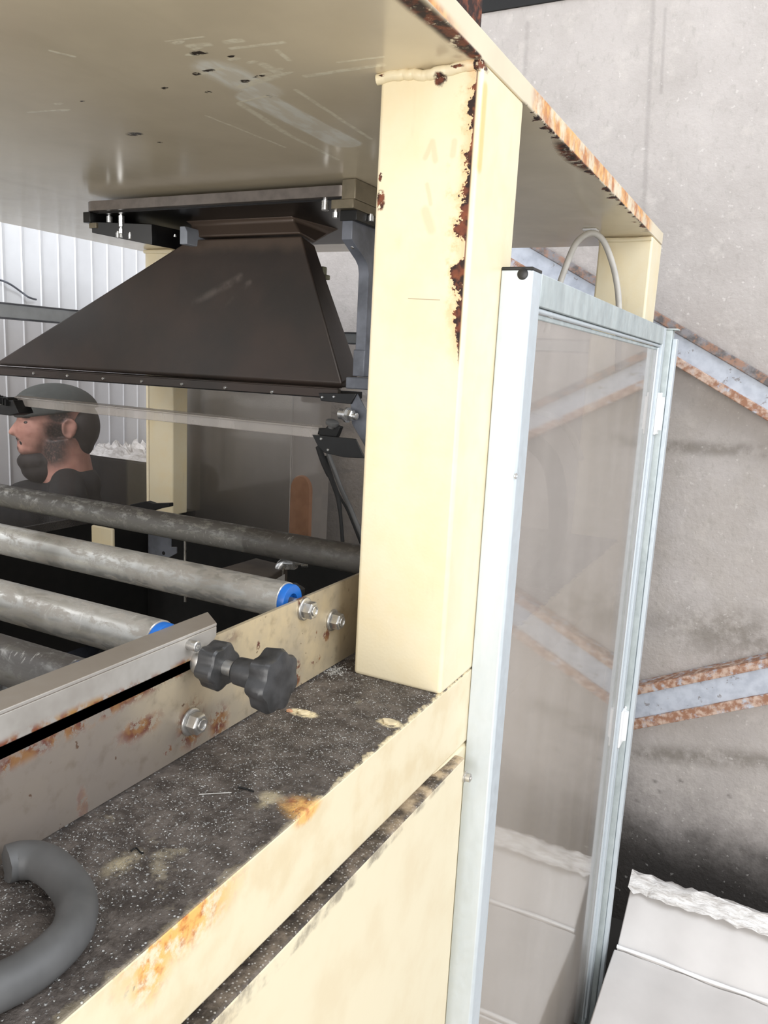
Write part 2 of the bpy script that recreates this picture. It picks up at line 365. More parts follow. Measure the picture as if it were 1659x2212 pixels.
M['ribbed'] = flat('white_ribbed_sheet', lin(236, 238, 242), .45, n=.04, scale=6)
def m_ibeam():
    t = T('blue_grey_paint_rusted_edges')
    n = t.noise(20, 5, .7); web = t.ss(-.7, -.3, t.ny*1.0)     # front faces
    col = t.mix(t.ss(.35, .7, t.noise(26, 4)), lin(188, 194, 205), lin(168, 174, 186))
    sp = t.ss(.62, .68, t.noise(38, 4, .7)); col = t.mix(sp*.7, col, lin(120, 112, 110))
    return t, col
def m_beam_web():
    t, col = m_ibeam(); return t.pbr(col, .5, bump=t.noise(60, 3), bstr=.1)
def m_beam_flange():
    t, col = m_ibeam(); r = t.ss(.34, .5, t.noise(24, 5, .7)); rc = t.mix(t.ss(.4, .65, t.noise(50, 4)), lin(150, 108, 84), lin(196, 172, 156))
    return t.pbr(t.mix(r, col, rc), .7, bump=t.noise(60, 3), bstr=.25)
def m_beam_shade():  # upper flange: rust over a grey darkened to paint in its shade
    t, col = m_ibeam(); r = t.ss(.46, .6, t.noise(24, 5, .7)); d = t.mix(t.ss(.4, .6, t.noise(30, 4)), lin(96, 92, 92), lin(134, 130, 132))
    return t.pbr(t.mix(r*.8, d, lin(158, 120, 98)), .7, bump=t.noise(60, 3), bstr=.25)
M['bflange_shade'] = m_beam_shade()
M['web'] = m_beam_web(); M['bflange'] = m_beam_flange()
def m_plexi(name, tint, dust, streaks, ior=1.5):
    t = T(name); nt = t.nt
    tr = nt.nodes.new('ShaderNodeBsdfTransparent'); tr.inputs[0].default_value = tint
    df = nt.nodes.new('ShaderNodeBsdfDiffuse'); df.inputs[0].default_value = lin(206, 198, 191)
    gl = nt.nodes.new('ShaderNodeBsdfGlossy'); gl.inputs['Roughness'].default_value = .05
    fr = nt.nodes.new('ShaderNodeFresnel'); ge = nt.nodes.new('ShaderNodeNewGeometry'); io = S(t, ge.outputs['Backfacing'])*(1/ior-ior)+ior; nt.links.new(io.k, fr.inputs[0])
    m1 = nt.nodes.new('ShaderNodeMixShader'); m2 = nt.nodes.new('ShaderNodeMixShader')
    d = t.ss(.3, .75, t.noise(9, 5, .55, vec=t.scaled(1, 1, .22)))*streaks+dust
    nt.links.new(d.k, m1.inputs[0]); nt.links.new(tr.outputs[0], m1.inputs[1]); nt.links.new(df.outputs[0], m1.inputs[2])
    nt.links.new(fr.outputs[0], m2.inputs[0]); nt.links.new(m1.outputs[0], m2.inputs[1]); nt.links.new(gl.outputs[0], m2.inputs[2])
    nt.links.new(m2.outputs[0], t.out.inputs[0]); return t.m
M['plexi'] = m_plexi('dusty_clear_plastic', (.9, .89, .88, 1), .33, .10)
M['plexi_back'] = m_plexi('hazy_clear_plastic', (.88, .87, .86, 1), .012, .03)
M['lightbar'] = m_plexi('dusty_acrylic', (.9, .9, .9, 1), .26, .22)
M['cabinet'] = flat('dark_grey_cabinet', lin(168, 164, 160), .34, .7, n=.08, scale=4)
M['cabinet_side'] = flat('grey_cabinet_side', lin(168, 162, 156), .5, .2, n=.06, scale=4)
M['wood'] = flat('brown_board', lin(196, 146, 112), .6, n=.12, scale=20)
M['carton'] = flat('white_carton', lin(214, 210, 207), .6, n=.03, scale=9, bump=.05)
def m_film():
    t = T('stretch_film'); n = t.noise(40, 5, .7, vec=t.scaled(.35, 2, 1))
    return t.pbr(t.mix(t.ss(.35, .7, n), lin(242, 240, 238), lin(186, 180, 174)), .3, spec=.7, bump=n, bstr=.8, bdist=.01)
M['film'] = m_film()
M['cable'] = flat('pale_grey_cable', lin(196, 192, 184), .5, n=.08)
M['white'] = flat('white_plastic', lin(240, 240, 240), .4, n=.03)
M['skin'] = flat('skin', lin(186, 138, 124), .6, n=.1, scale=30)
M['hair'] = flat('dark_hair', lin(36, 28, 26), .7, n=.3, scale=120, bump=.4)
M['cap'] = flat('grey_green_cloth', lin(70, 74, 72), .9, n=.12, scale=60, bump=.2)
M['shirt'] = flat('black_cloth', lin(20, 20, 22), .9, n=.2, scale=60)
M['trousers'] = flat('dark_blue_cloth', lin(34, 38, 50), .9, n=.2, scale=60)
M['eye'] = flat('eye', lin(60, 48, 44), .3)
M['belly'] = flat('shade_black', lin(16, 15, 14), .7, n=.3)  # near-black colour standing in for the shade under the rollers
M['crumb'] = flat('pale_crumb', lin(194, 192, 187), .5, n=.2, scale=200)
M['chip'] = flat('cream_paint_flake', lin(228, 212, 176), .5, n=.15, scale=80)
M['olive'] = flat('olive_plastic', lin(148, 146, 118), .5)

# ------------------------------------------------------------------ mesh helpers (all coordinates relative to the eye)
def nb(): return bmesh.new()
def box(bm, x0, x1, y0, y1, z0, z1):
    v = [bm.verts.new((x, y, z)) for z in (z0, z1) for y in (y0, y1) for x in (x0, x1)]
    for q in ((0, 2, 3, 1), (4, 5, 7, 6), (0, 1, 5, 4), (2, 6, 7, 3), (0, 4, 6, 2), (1, 3, 7, 5)): bm.faces.new([v[i] for i in q])
    return bm
def prism(bm, pts, ext):
    a = [bm.verts.new(p) for p in pts]; e = Vector(ext); b = [bm.verts.new(Vector(p)+e) for p in pts]; n = len(a)
    bm.faces.new(a[::-1]); bm.faces.new(b)
    for i in range(n): bm.faces.new((a[i], a[(i+1) % n], b[(i+1) % n], b[i]))
    return bm
def frame_of(d):
    d = d.normalized(); a = Vector((0, 0, 1)) if abs(d.z) < .9 else Vector((1, 0, 0))
    s = d.cross(a).normalized(); return s, s.cross(d)
def revolve(bm, p0, d, prof, seg=20, shape=None):
    """prof: list of (distance along d, radius); shape(angle) scales the radius"""
    p0 = Vector(p0); d = Vector(d).normalized(); s, u = frame_of(d); rings = []
    for (l, r) in prof:
        rings.append([bm.verts.new(p0+d*l+(s*math.cos(a)+u*math.sin(a))*r*(shape(a) if shape else 1)) for a in [2*math.pi*i/seg for i in range(seg)]])
    for A, B in zip(rings, rings[1:]):
        for i in range(seg): bm.faces.new((A[i], A[(i+1) % seg], B[(i+1) % seg], B[i]))
    bm.faces.new(rings[0][::-1]); bm.faces.new(rings[-1]); return bm
def cyl(bm, p0, p1, r, seg=16):
    p0, p1 = Vector(p0), Vector(p1); return revolve(bm, p0, p1-p0, [(0, r), ((p1-p0).length, r)], seg)
def smooth_pts(pts, k=8):
    pts = [Vector(p) for p in pts]; out = []
    for i in range(len(pts)-1):
        a, b, c, d = pts[max(0, i-1)], pts[i], pts[i+1], pts[min(len(pts)-1, i+2)]
        for j in range(k):
            t = j/k; out.append(.5*((2*b)+(c-a)*t+(2*a-5*b+4*c-d)*t*t+(3*b-a-3*c+d)*t**3))
    return out+[pts[-1]]
def tube(bm, pts, r, seg=12, k=8, wob=0):
    P = smooth_pts(pts, k); rings = []; s = None
    for i, p in enumerate(P):
        d = (P[min(i+1, len(P)-1)]-P[max(i-1, 0)]).normalized()
        if s is None: s, _ = frame_of(d)
        s = (s-d*s.dot(d)).normalized(); u = d.cross(s); rr = (r[i*len(r)//len(P)] if isinstance(r, list) else r)*(1+wob*random.uniform(-1, 1))
        rings.append([bm.verts.new(p+(s*math.cos(a)+u*math.sin(a))*rr) for a in [2*math.pi*q/seg for q in range(seg)]])
    for A, B in zip(rings, rings[1:]):
        for i in range(seg): bm.faces.new((A[i], A[(i+1) % seg], B[(i+1) % seg], B[i]))
    bm.faces.new(rings[0][::-1]); bm.faces.new(rings[-1]); return bm
def ellipsoid(bm, c, r, rot=None, seg=20):
    mt = Matrix.Translation(c) @ (rot.to_4x4() if rot else Matrix.Identity(4)) @ Matrix.Diagonal((*r, 1))
    bmesh.ops.create_uvsphere(bm, u_segments=seg, v_segments=seg//2+2, radius=1, matrix=mt); return bm
ORG = {}
def obj(name, bm, mt, parent=None, bevel=0, smooth=True, label=None, seg=2):
    bmesh.ops.recalc_face_normals(bm, faces=bm.faces)
    me = bpy.data.meshes.new(name); vs = [v.co for v in bm.verts]
    lo = Vector([min(v[i] for v in vs) for i in range(3)]); hi = Vector([max(v[i] for v in vs) for i in range(3)])
    c = (lo+hi)/2
    if parent is None: c.z = lo.z
    for v in bm.verts: v.co -= c
    bm.to_mesh(me); bm.free(); me.materials.append(M[mt] if isinstance(mt, str) else mt)
    for p in me.polygons: p.use_smooth = smooth
    if smooth:
        try: me.set_sharp_from_angle(angle=math.radians(38))
        except Exception: pass
    o = bpy.data.objects.new(name, me); C.collection.objects.link(o); wc = c+Vector((0, 0, H)); ORG[o.name] = wc
    if parent: o.parent = parent; o.location = wc-ORG[parent.name]
    else: o.location = wc
    if bevel:
        b = o.modifiers.new('bevel', 'BEVEL'); b.width = bevel; b.segments = seg; b.limit_method = 'ANGLE'; b.angle_limit = math.radians(35)
    if label: o['label'] = label
    return o
def thing(name, label, cat, loc, group=None):
    o = bpy.data.objects.new(name, None); C.collection.objects.link(o); o.empty_display_size = .05
    o.location = Vector(loc)+Vector((0, 0, H)); ORG[o.name] = o.location.copy()
    o['label'] = label; o['category'] = cat
    if group: o['group'] = group
    return o
def tag(o, label, cat, group=None, kind=None):
    o['label'] = label; o['category'] = cat
    if group: o['group'] = group
    if kind: o['kind'] = kind
    return o
def struct(o, label): o['kind'] = 'structure'; o['label'] = label; o['category'] = o.name.split('_')[0]; return o
FL = -H
# ------------------------------------------------------------------ the setting
YW, XW = 2.95, -2.74
WT = ony(1100, 20, YW).z
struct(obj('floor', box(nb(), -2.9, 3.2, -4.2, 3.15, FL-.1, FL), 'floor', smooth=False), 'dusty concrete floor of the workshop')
bm = box(nb(), XW-.12, 3.2, YW, YW+.2, FL, WT)
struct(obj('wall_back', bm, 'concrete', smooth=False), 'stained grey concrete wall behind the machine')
bm = nb(); prof = []; y = -.5
while y < YW:
    prof += [(XW, y), (XW+.002, y+.066), (XW+.005, y+.071), (XW+.002, y+.077)]; y += .0865
prof = [(x, min(y, YW)) for x, y in prof]
prism(bm, [Vector((x, y, FL)) for x, y in prof]+[Vector((XW-.06, YW, FL)), Vector((XW-.06, -.5, FL))], (0, 0, WT-FL))
struct(obj('wall_left', bm, 'ribbed', smooth=False), 'white ribbed sheet wall left of the machine')
bm = box(nb(), -2.74, 3.2, YW-.01, YW+.18, WT, WT+.6)
struct(obj('trim_1', bm, 'matblack', smooth=False), 'dark beam along the top of the concrete wall')

# diagonal steel channels on the concrete wall
def channel(label, a0, a1, b0, b1, ext0, ext1, yf, tmat='bflange', tl=.2):
    """a0->a1 top edge pixels, b0->b1 bottom edge pixels, on the wall plane"""
    A0, A1, B0, B1 = (ony(*q, yf) for q in (a0, a1, b0, b1))
    d = (A1-A0); d.y = 0; d.normalize(); up = Vector((-d.z, 0, d.x))
    hgt = .5*((A0-B0).dot(up)+(A1-B1).dot(up)); P = A0-d*ext0; L = (A1-A0).dot(d)+ext0+ext1
    t = thing('steel_channel', label, 'beam', (P+d*L/2-up*hgt))
    back = Vector((0, YW-yf, 0)); fl = .010
    q = lambda s, h, y: P+d*s+up*h+Vector((0, y, 0))
    dep = YW-yf
    obj('web', prism(nb(), [q(0, -hgt*.10, .012), q(L, -hgt*.10, .012), q(L, -hgt*.90, .012), q(0, -hgt*.90, .012)], (0, .008, 0)), 'web', t, .001)
    obj('flange', prism(nb(), [q(0, 0, 0), q(L, 0, 0), q(L, -hgt*tl, 0), q(0, -hgt*tl, 0)], (0, dep-.002, 0)), tmat, t, .003)
    obj('flange', prism(nb(), [q(0, -hgt*.76, 0), q(L, -hgt*.76, 0), q(L, -hgt, 0), q(0, -hgt, 0)], (0, dep-.002, 0)), 'bflange', t, .003)
    return t
channel('blue-grey steel channel sloping down across the concrete wall, rusty edges', (1469, 702), (1659, 812), (1469, 792), (1659, 915), 1.25, .6, YW-.075, 'bflange_shade', .24)
channel('rusty-edged steel channel sloping up across the lower concrete wall', (1386, 1481), (1659, 1423), (1377, 1573), (1659, 1526), 1.3, .7, YW-.075)

# ------------------------------------------------------------------ machine frame
mf = thing('machine_frame', 'cream painted steel machine frame with rusted roof plate, columns and grimy ledge', 'machine', (-1.29, 1.4, FL))
obj('roof_plate', box(nb(), XL-.03, XR, .35, 2.385, ZR, ZR+.031), 'roof', mf, .0015)
CW = .141
colA = obj('column', box(nb(), XR-CW, XR, YA, 1.1265, ZT-.001, ZR), 'column', mf, .006, seg=4)
bm = nb()
n = 22; pts = []
for i in range(n+1):
    s = i/n; pts.append(Vector((XR-CW-.004+(CW+.002)*s, YA-.001+.001*random.uniform(-1, 1), ZR-.006+.002*math.sin(s*9)+.0012*random.uniform(-1, 1))))
tube(bm, pts, .0066, 14, 5, .03)
obj('weld_bead', bm, 'column', mf)
obj('column', box(nb(), XR-CW, XR, YB, YB+.148, FL, ZR), 'cream', mf, .006, seg=3)
obj('weld_bead', tube(nb(), [(XR-CW, YB-.001, ZR-.006), (XR-CW/2, YB-.002, ZR-.009), (XR-.004, YB-.001, ZR-.006)], .006, 8, 5, .1), 'cream', mf)
obj('column', box(nb(), XL+.022, XL+.022+.135, YB, YB+.082, -.60, ZR), 'cream', mf, .006, seg=3)
obj('weld_bead', tube(nb(), [(XL+.022, YB-.001, ZR-.008), (XL+.157, YB-.001, ZR-.010)], .007, 8, 5, .1), 'cream', mf)
obj('column', box(nb(), XL, XL+CW, YA, 1.1265, FL, ZR), 'cream', mf, .006, seg=3)
obj('leg', box(nb(), XR-CW, XR, YA, 1.1265, FL, ZT-.123), 'cream', mf, .006)
bm = prism(nb(), [(-.70, -.12, ZT), (-.70, YB, ZT), (-.70, YB, ZT-.122), (-.70, 1.05, ZT-.120), (-.70, .45, ZT-.102), (-.70, -.12, ZT-.088)], (-.70*-1+XR, 0, 0)); pass
obj('ledge_beam', bm, 'beam', mf, .003, seg=3)
obj('ledge_beam', box(nb(), XL, XL+.27, -.12, 1.2, -.82, -.70), 'cream', mf, .003)
obj('plinth', box(nb(), XL, XL+CW, YB, YB+.148, FL, -.60), 'belly', mf, .003)  # column foot coloured black for the shade under the rollers
obj('cross_beam', box(nb(), XL+CW, XR-CW, YB+.02, YB+.12, -.80, -.68), 'belly', mf, .003)
obj('side_panel', prism(nb(), [(-.43, -.12, FL+.05), (-.43, 1.048, FL+.05), (-.43, 1.048, -.576), (-.43, .45, -.5585), (-.43, -.12, -.545)], (.0555, 0, 0)), 'panel', mf, .004, seg=3)
obj('side_panel', box(nb(), -.43, -.392, 1.14, YB, FL+.05, ZT-.1275), 'cream', mf, .003)
obj('belly_pan', box(nb(), XL+.27, -.70, -.12, YB+.02, -1.02, -1.0), 'belly', mf)  # added dark pan that keeps light out below the rollers
obj('shade_panel', box(nb(), XL+.02, XL+.03, .6, YB, -1.05, -.575), 'belly', mf)  # added dark panels, side and back, to keep the space under the rollers black
obj('shade_panel', box(nb(), XL+CW, XR-CW, YB-.03, YB-.02, -1.05, -.64), 'belly', mf)
obj('front_apron', box(nb(), XL, -.43, -.14, -.12, FL+.05, -.585), 'cream', mf, .003)
# cap screw that clamps the lower panel
p = onx(1003, 1677, -.3745)
bm = revolve(nb(), (-.3745, p.y, p.z), (1, 0, 0), [(0, .0085), (.0025, .0085), (.003, .0065), (.010, .0065), (.0105, .0055)], 18)
revolve(bm, (-.364, p.y, p.z), (1, 0, 0), [(0, .003), (.0015, .0028)], 6)
obj('cap_screw', bm, 'steel', mf, label='small steel cap screw')
# rusted upright stub on the roof
p0, p1 = onx(1002, 40, XR-.004), onx(1040, 40, XR-.004)
o = obj('roof_upright', box(nb(), XR-.05, XR-.004, p0.y-.02, p1.y+.002, ZR+.031, ZR+.5), M['bflange'], mf, .002, label='brown rusted upright above the roof edge')
tt = T('flaking_rust'); o.data.materials[0] = tt.pbr(rustcol(tt), .8, bump=tt.noise(60, 4), bstr=.6, bdist=.004)

# ------------------------------------------------------------------ conveyor side rail
PX = -.570
sr = thing('conveyor_side_rail', 'stained stainless side rail with a slotted bracket standing on the grimy ledge', 'conveyor rail', (PX, .5, ZT))
ztop = lambda y: -.323
pl = [(.965, -.4465), (1.06, -.4465), (1.06, -.320), (.64, -.320), (.662, -.330), (.668, -.3385), (.662, -.347), (-.12, -.353), (-.12, -.4465)]
bm = prism(nb(), [(PX, y, z) for y, z in pl], (.005, 0, 0)); bmesh.ops.triangulate(bm, faces=[f for f in bm.faces if len(f.verts) > 4])
obj('plate', bm, 'plate', sr, 0, smooth=False)
bm = prism(nb(), [(PX+.0052, -.12, -.337), (PX+.0052, .672, -.3345), (PX+.0052, .690, -.318), (PX+.0052, .690, -.3065), (PX+.0052, -.12, -.3065)], (.004, 0, 0))
prism(bm, [(PX+.0092, -.12, -.3065), (PX+.0092, .690, -.3065), (PX-.026, .716, -.3065), (PX-.026, -.12, -.3065)], (0, 0, .004))
obj('slot_bracket', bm, 'bracket', sr, .001)
def hexnut(parent, p, s=1.0, name='hex_bolt'):
    x, y, z = p
    bm = revolve(nb(), (x, y, z), (1, 0, 0), [(0, .0125*s), (.002*s, .0125*s), (.003*s, .0112*s)], 24)
    revolve(bm, (x+.003*s, y, z), (1, 0, 0), [(0, .0098*s), (.0085*s, .0098*s), (.0100*s, .0084*s)], 6)
    revolve(bm, (x+.0130*s, y, z), (1, 0, 0), [(0, .0056*s), (.0015*s, .0056*s), (.0015*s, .004*s), (.0002*s, .0038*s)], 16)
    o = obj(name, bm, 'steel', parent, .0006)
    return o
for q, s in (((657, 1315), 1.3), ((717, 1339), 1.3), ((411, 1558), 1.3)):
    hexnut(sr, onx(*q, PX+.005), s)
p = onx(408, 1392, PX+.0092)
bm = revolve(nb(), p, (1, 0, 0), [(0, .006), (.012, .006), (.013, .005), (.013, .003), (.010, .0028)], 14)
obj('cap_screw', bm, 'steel', sr)
# clamp: washer, lobed lock nut, threaded shaft, big star knob
ky, kz = .661, -.339
kn = obj('clamp_knob', revolve(nb(), (PX+.094, ky, kz), (1, 0, 0), [(0, .026), (.003, .031), (.022, .0335), (.0265, .031), (.0285, .022), (.0285, .012)], 84, lambda a: 1+.075*math.cos(7*a+.5)), 'knob', sr, label='big black star knob')
obj('washer', revolve(nb(), (PX+.009, ky, kz), (1, 0, 0), [(0, .0165), (.004, .0175), (.012, .015), (.016, .011)], 24), 'steel', kn)
bm = revolve(nb(), (PX+.021, ky, kz), (1, 0, 0), [(0, .0215), (.002, .0245), (.022, .0255), (.0245, .0235), (.025, .012)], 56, lambda a: 1+.085*math.cos(6*a+.9))
obj('lock_nut', bm, 'knob', kn, label='smaller black lobed lock nut')
obj('shaft', cyl(nb(), (PX+.005, ky, kz), (PX+.096, ky, kz), .0085, 20), 'steel', kn)
obj('collar', revolve(nb(), (PX+.060, ky, kz), (1, 0, 0), [(0, .012), (.004, .0155), (.032, .0165), (.036, .014)], 28), 'knob', kn)

# far side rail inside the machine
fr_ = obj('conveyor_side_rail', box(nb(), -2.0, -1.995, .2, 1.22, -.699, -.30), 'plate')
tag(fr_, 'far stainless side rail carrying the left ends of the rollers', 'conveyor rail')

# ------------------------------------------------------------------ rollers
def roller(yy, zz, rad, mt, label, xa=-2.0, xb=-.615):
    t = thing('conveyor_roller', label, 'roller', ((xa+xb)/2, yy, zz-rad), 'conveyor rollers across the machine')
    obj('tube', revolve(nb(), (xa, yy, zz), (1, 0, 0), [(0, rad-.001), (.001, rad), (xb-xa-.001, rad), (xb-xa, rad-.001)], 48), mt, t)
    bm = revolve(nb(), (xb-.004, yy, zz), (1, 0, 0), [(0, rad*.93), (.012, rad*.93), (.014, rad*.88), (.014, rad*.45), (.008, rad*.42)], 36)
    obj('end_cap', bm, 'blue', t, label='blue plastic end cap')
    obj('axle', cyl(nb(), (xa-.004, yy, zz), (PX+.001, yy, zz), .006, 14), 'steel', t)
roller(.524, -.328, .025, 'roller_dirty', 'nearest grey steel roller, mostly hidden by the slotted bracket', xb=-.600)
roller(.645, -.322, .0252, 'roller', 'second grey roller from the front, blue cap behind the bracket end', xb=-.605)
roller(.875, -.327, .0258, 'roller', 'middle grey roller with bright blue end cap behind the side rail', xb=-.590)
roller(1.132, -.324, .0243, 'roller_dirty', 'farthest dark grime-caked roller reaching behind the column', xb=-.60)

# ------------------------------------------------------------------ sensor box between the rollers
sb = thing('sensor_box', 'dark flat box with a white label between the middle and farthest rollers', 'sensor', (-.82, 1.05, -.46))
a = [onz(*q, -.378) for q in ((470, 1228), (553, 1204), (622, 1222), (567, 1252))]
a = [onz(*q, -.366) for q in ((470, 1229), (553, 1205), (622, 1222), (567, 1254))]
obj('body', prism(nb(), [p-Vector((0, 0, .06)) for p in a], (0, 0, .06)), M['slate'], sb, .002); sb.children[0].data.materials[0] = flat('brown_grey_box', lin(92, 84, 78), .6, n=.15)
d = a[2]-a[3]; nrm = Vector((d.y, -d.x, 0)).normalized()
def side(u, h, off): return a[3]+d*u+Vector((0, 0, -h))+nrm*off
def sticker(u0, u1, h0, h1, off, bm): return prism(bm, [side(u0, h0, off), side(u1, h0, off), side(u1, h1, off), side(u0, h1, off)], nrm*.0006)
obj('label', sticker(.12, .86, .012, .052, .0002, nb()), 'white', sb, label='white sticker with black marks')
bm = nb()
for u0, u1, h0 in ((.30, .40, .018), (.44, .50, .018), (.54, .70, .018), (.18, .40, .028), (.60, .80, .028), (.18, .6, .038)): sticker(u0, u1, h0, h0+.005, .0009, bm)
obj('print', bm, 'black', sb)
e = a[2]
bm = tube(nb(), [e+Vector((-.004, -.024, -.022)), e+Vector((-.002, -.022, .002)), e+Vector((.010, -.014, .012)), e+Vector((.034, .004, .014))], .009, 12, 5)
revolve(bm, e+Vector((.004, -.014, .010)), (1, .15, .1), [(0, .0135), (.020, .0135)], 6); revolve(bm, e+Vector((.028, .0, .013)), (1, .6, .08), [(0, .0115), (.012, .0115)], 14)
obj('elbow_fitting', bm, 'chrome', sb, label='chrome elbow fitting')
sk = obj('star_knob', revolve(nb(), e+Vector((.040, -.055, -.040)), (0, 0, 1), [(0, .02), (.004, .025), (.018, .026), (.022, .021)], 60, lambda a: 1+.08*math.cos(6*a)), 'rubber')
tag(sk, 'small grey star knob behind the side rail, under the farthest roller', 'knob')
obj('stem', cyl(nb(), e+Vector((.040, -.055, -.09)), e+Vector((.040, -.055, -.039)), .008), 'steel', sk)

# ------------------------------------------------------------------ drive parts in the dark under the rollers
db = thing('drive_bracket', 'grey notched bracket plate hanging in the dark under the farthest roller', 'bracket', (-1.72, 1.8, -.7))
pp = [ony(*q, 1.8) for q in ((320, 1150), (368, 1155), (368, 1182), (380, 1182), (380, 1196), (366, 1204), (352, 1206), (320, 1198))]
obj('plate', prism(nb(), pp, (0, .006, 0)), 'slate', db, .001)
obj('hole_boss', revolve(nb(), ony(353, 1195, 1.799), (0, 1, 0), [(0, .006), (.003, .006)], 12), 'matblack', db)
o = obj('threaded_rod', cyl(nb(), ony(399, 1120, 1.85), ony(400, 1300, 1.85), .0045, 10), 'steel'); tag(o, 'thin upright rod in the dark behind the middle roller', 'rod')
a = ony(242, 1143, 1.62); b = ony(242, 1190, 1.62)
o = obj('cross_block', box(nb(), a.x-.085, a.x, a.y, a.y+.012, b.z-.05, a.z), 'cream', None, .004); tag(o, 'short cream beam end low between the far and middle rollers', 'beam')
pp = [ony(*q, 1.75) for q in ((280, 1090), (316, 1083), (330, 1088), (365, 1087), (365, 1095), (340, 1100), (280, 1120))]
o = obj('lever', prism(nb(), pp, (0, .02, 0)), 'matblack', None, .002); tag(o, 'black lever pointing right in front of the far cream column', 'lever')

# ------------------------------------------------------------------ exhaust hood
hd = thing('exhaust_hood', 'dark brown sheet metal extraction hood hanging under the cream roof', 'hood', (-1.3, 1.65, -.10))
def rrect(x0, x1, y0, y1, r, z, n=6):
    out = []
    for cx, cy, a0 in ((x1-r, y1-r, 0), (x0+r, y1-r, 90), (x0+r, y0+r, 180), (x1-r, y0+r, 270)):
        for i in range(n+1): a = math.radians(a0+90*i/n); out.append(Vector((cx+r*math.cos(a), cy+r*math.sin(a), z)))
    return out
obj('mounting_flange', prism(nb(), rrect(-1.615, -.860, 1.458, 2.02, .028, .334), (0, 0, .0225)), 'flange', hd, .0008)
obj('flange_underside', prism(nb(), rrect(-1.600, -.874, 1.475, 2.0, .02, .330), (0, 0, .0045)), 'flange_under', hd)
# collar and body: rings of four corners (front-left, front-right, back-right, back-left)
ring0 = [Vector((-1.425, 1.603, .332)), Vector((-1.098, 1.606, .332)), Vector((-1.075, 1.79, .332)), Vector((-1.42, 1.79, .332))]
ring1 = [Vector((-1.412, 1.615, .322)), Vector((-1.100, 1.615, .322)), Vector((-1.09, 1.77, .318)), Vector((-1.41, 1.77, .318))]
ring2 = [Vector((-1.402, 1.602, .290)), Vector((-1.068, 1.600, .290)), Vector((-1.088, 1.69, .283)), Vector((-1.40, 1.72, .283))]
ring3 = [Vector((-1.402, 1.600, .284)), Vector((-1.066, 1.598, .284)), Vector((-1.088, 1.69, .277)), Vector((-1.402, 1.72, .277))]
ring4 = [Vector((-2.10, 1.560, -.052)), Vector((-.918, 1.560, -.047)), Vector((-.932, 1.66, -.022)), Vector((-2.10, 1.66, -.022))]
ring5 = [Vector((-2.10, 1.568, -.058)), Vector((-.925, 1.568, -.056)), Vector((-.940, 1.65, -.056)), Vector((-2.10, 1.65, -.056))]
def loft(rings, caps=True):
    bm = nb(); R = [[bm.verts.new(p) for p in r] for r in rings]
    for A, B in zip(R, R[1:]):
        n = len(A)
        for i in range(n): bm.faces.new((A[i], A[(i+1) % n], B[(i+1) % n], B[i]))
    if caps: bm.faces.new(R[0]); bm.faces.new(R[-1][::-1])
    return bm
obj('collar', loft([ring0, ring1, ring2]), 'hood', hd, .006, seg=3)
obj('hood_body', loft([ring3, ring4, ring5]), 'hood', hd, .004, seg=3)
# bottom lip with its screws
a, b = ony(0, 795, 1.555), ony(742, 842, 1.555)
zl0, zl1 = a.z, b.z
bm = nb(); L0, L1 = Vector((-2.10, 1.553, zl0)), Vector((-.925, 1.553, zl1))
prism(bm, [L0, L1, L1-Vector((0, 0, .019)), L0-Vector((0, 0, .019))], (0, .014, 0)); prism(bm, [L0+Vector((0, -.001, 0)), L1+Vector((0, -.001, 0)), L1+Vector((0, .02, .003)), L0+Vector((0, .02, .003))], (0, 0, .0025))
obj('bottom_lip', bm, M['hood'], hd, .0006)
for q in ((74, 806), (147, 811), (224, 817), (307, 823), (394, 829), (487, 837), (588, 846)):
    p = ony(*q, 1.553); obj('screw', revolve(nb(), p+Vector((0, .001, 0)), (0, -1, -.25), [(0, .0042), (.004, .0042), (.006, .003), (.006, .0015)], 12), 'chrome', hd)
# lower backward return of the lip
obj('light_seal', prism(nb(), [L0+Vector((0, .015, -.006)), L1+Vector((0, .015, -.006)), L1+Vector((0, .015, -.022)), L0+Vector((0, .015, -.022))], (0, .10, 0)), 'matblack', hd)
# hanging arms and clamp bars on both sides
def arm(x0, x1, yf, z1, z0, name='arm'):
    ch = [(yf, z1), (yf, z0), (yf+.062, z0-.034), (yf+.073, z0-.044), (yf+.078, z0-.060), (yf+.078, -.028)]; yb = yf+.15
    bm = nb(); rows = [[bm.verts.new((x0, y, z)), bm.verts.new((x1, y, z)), bm.verts.new((x1, yb, z)), bm.verts.new((x0, yb, z))] for y, z in ch]
    for A_, B_ in zip(rows, rows[1:]):
        for i in range(4): bm.faces.new((A_[i], A_[(i+1) % 4], B_[(i+1) % 4], B_[i]))
    bm.faces.new(rows[0]); bm.faces.new(rows[-1])
    return obj('arm', bm, 'slate', hd, .0015)
ar = arm(-.882, -.857, 1.472, .290, .252)
obj('arm_screw', revolve(nb(), Vector((-.869, 1.496, .239)), (0, -.5, -.86), [(0, .004), (.0015, .0035)], 12), 'chrome', hd)
obj('arm_foot', box(nb(), -.884, -.855, 1.545, 1.60, -.028, .030), 'slate', hd, .002)
obj('arm_base', box(nb(), -.895, -.79, 1.535, 1.62, -.056, -.030), 'slate', hd, .003)
obj('clamp_block', box(nb(), -.8775, -.845, 1.458, 1.80, .3275, ZR-.001), 'block', hd, .0015)
obj('clamp_block', box(nb(), -.898, -.845, 1.452, 1.80, .309, .327), 'block', hd, .0012)
obj('gap_filler', box(nb(), -.885, -.846, 1.468, 1.80, .288, .3088), 'flange_under', hd, .001)  # black filler in the gap between clamp block and arm
obj('clamp_bar', box(nb(), -1.624, -1.600, 1.465, 2.0, .309, .3335), 'flange_under', hd, .001)
obj('clamp_bar', box(nb(), -1.61, -1.585, 1.47, 1.62, .296, .3088), 'block', hd, .001)
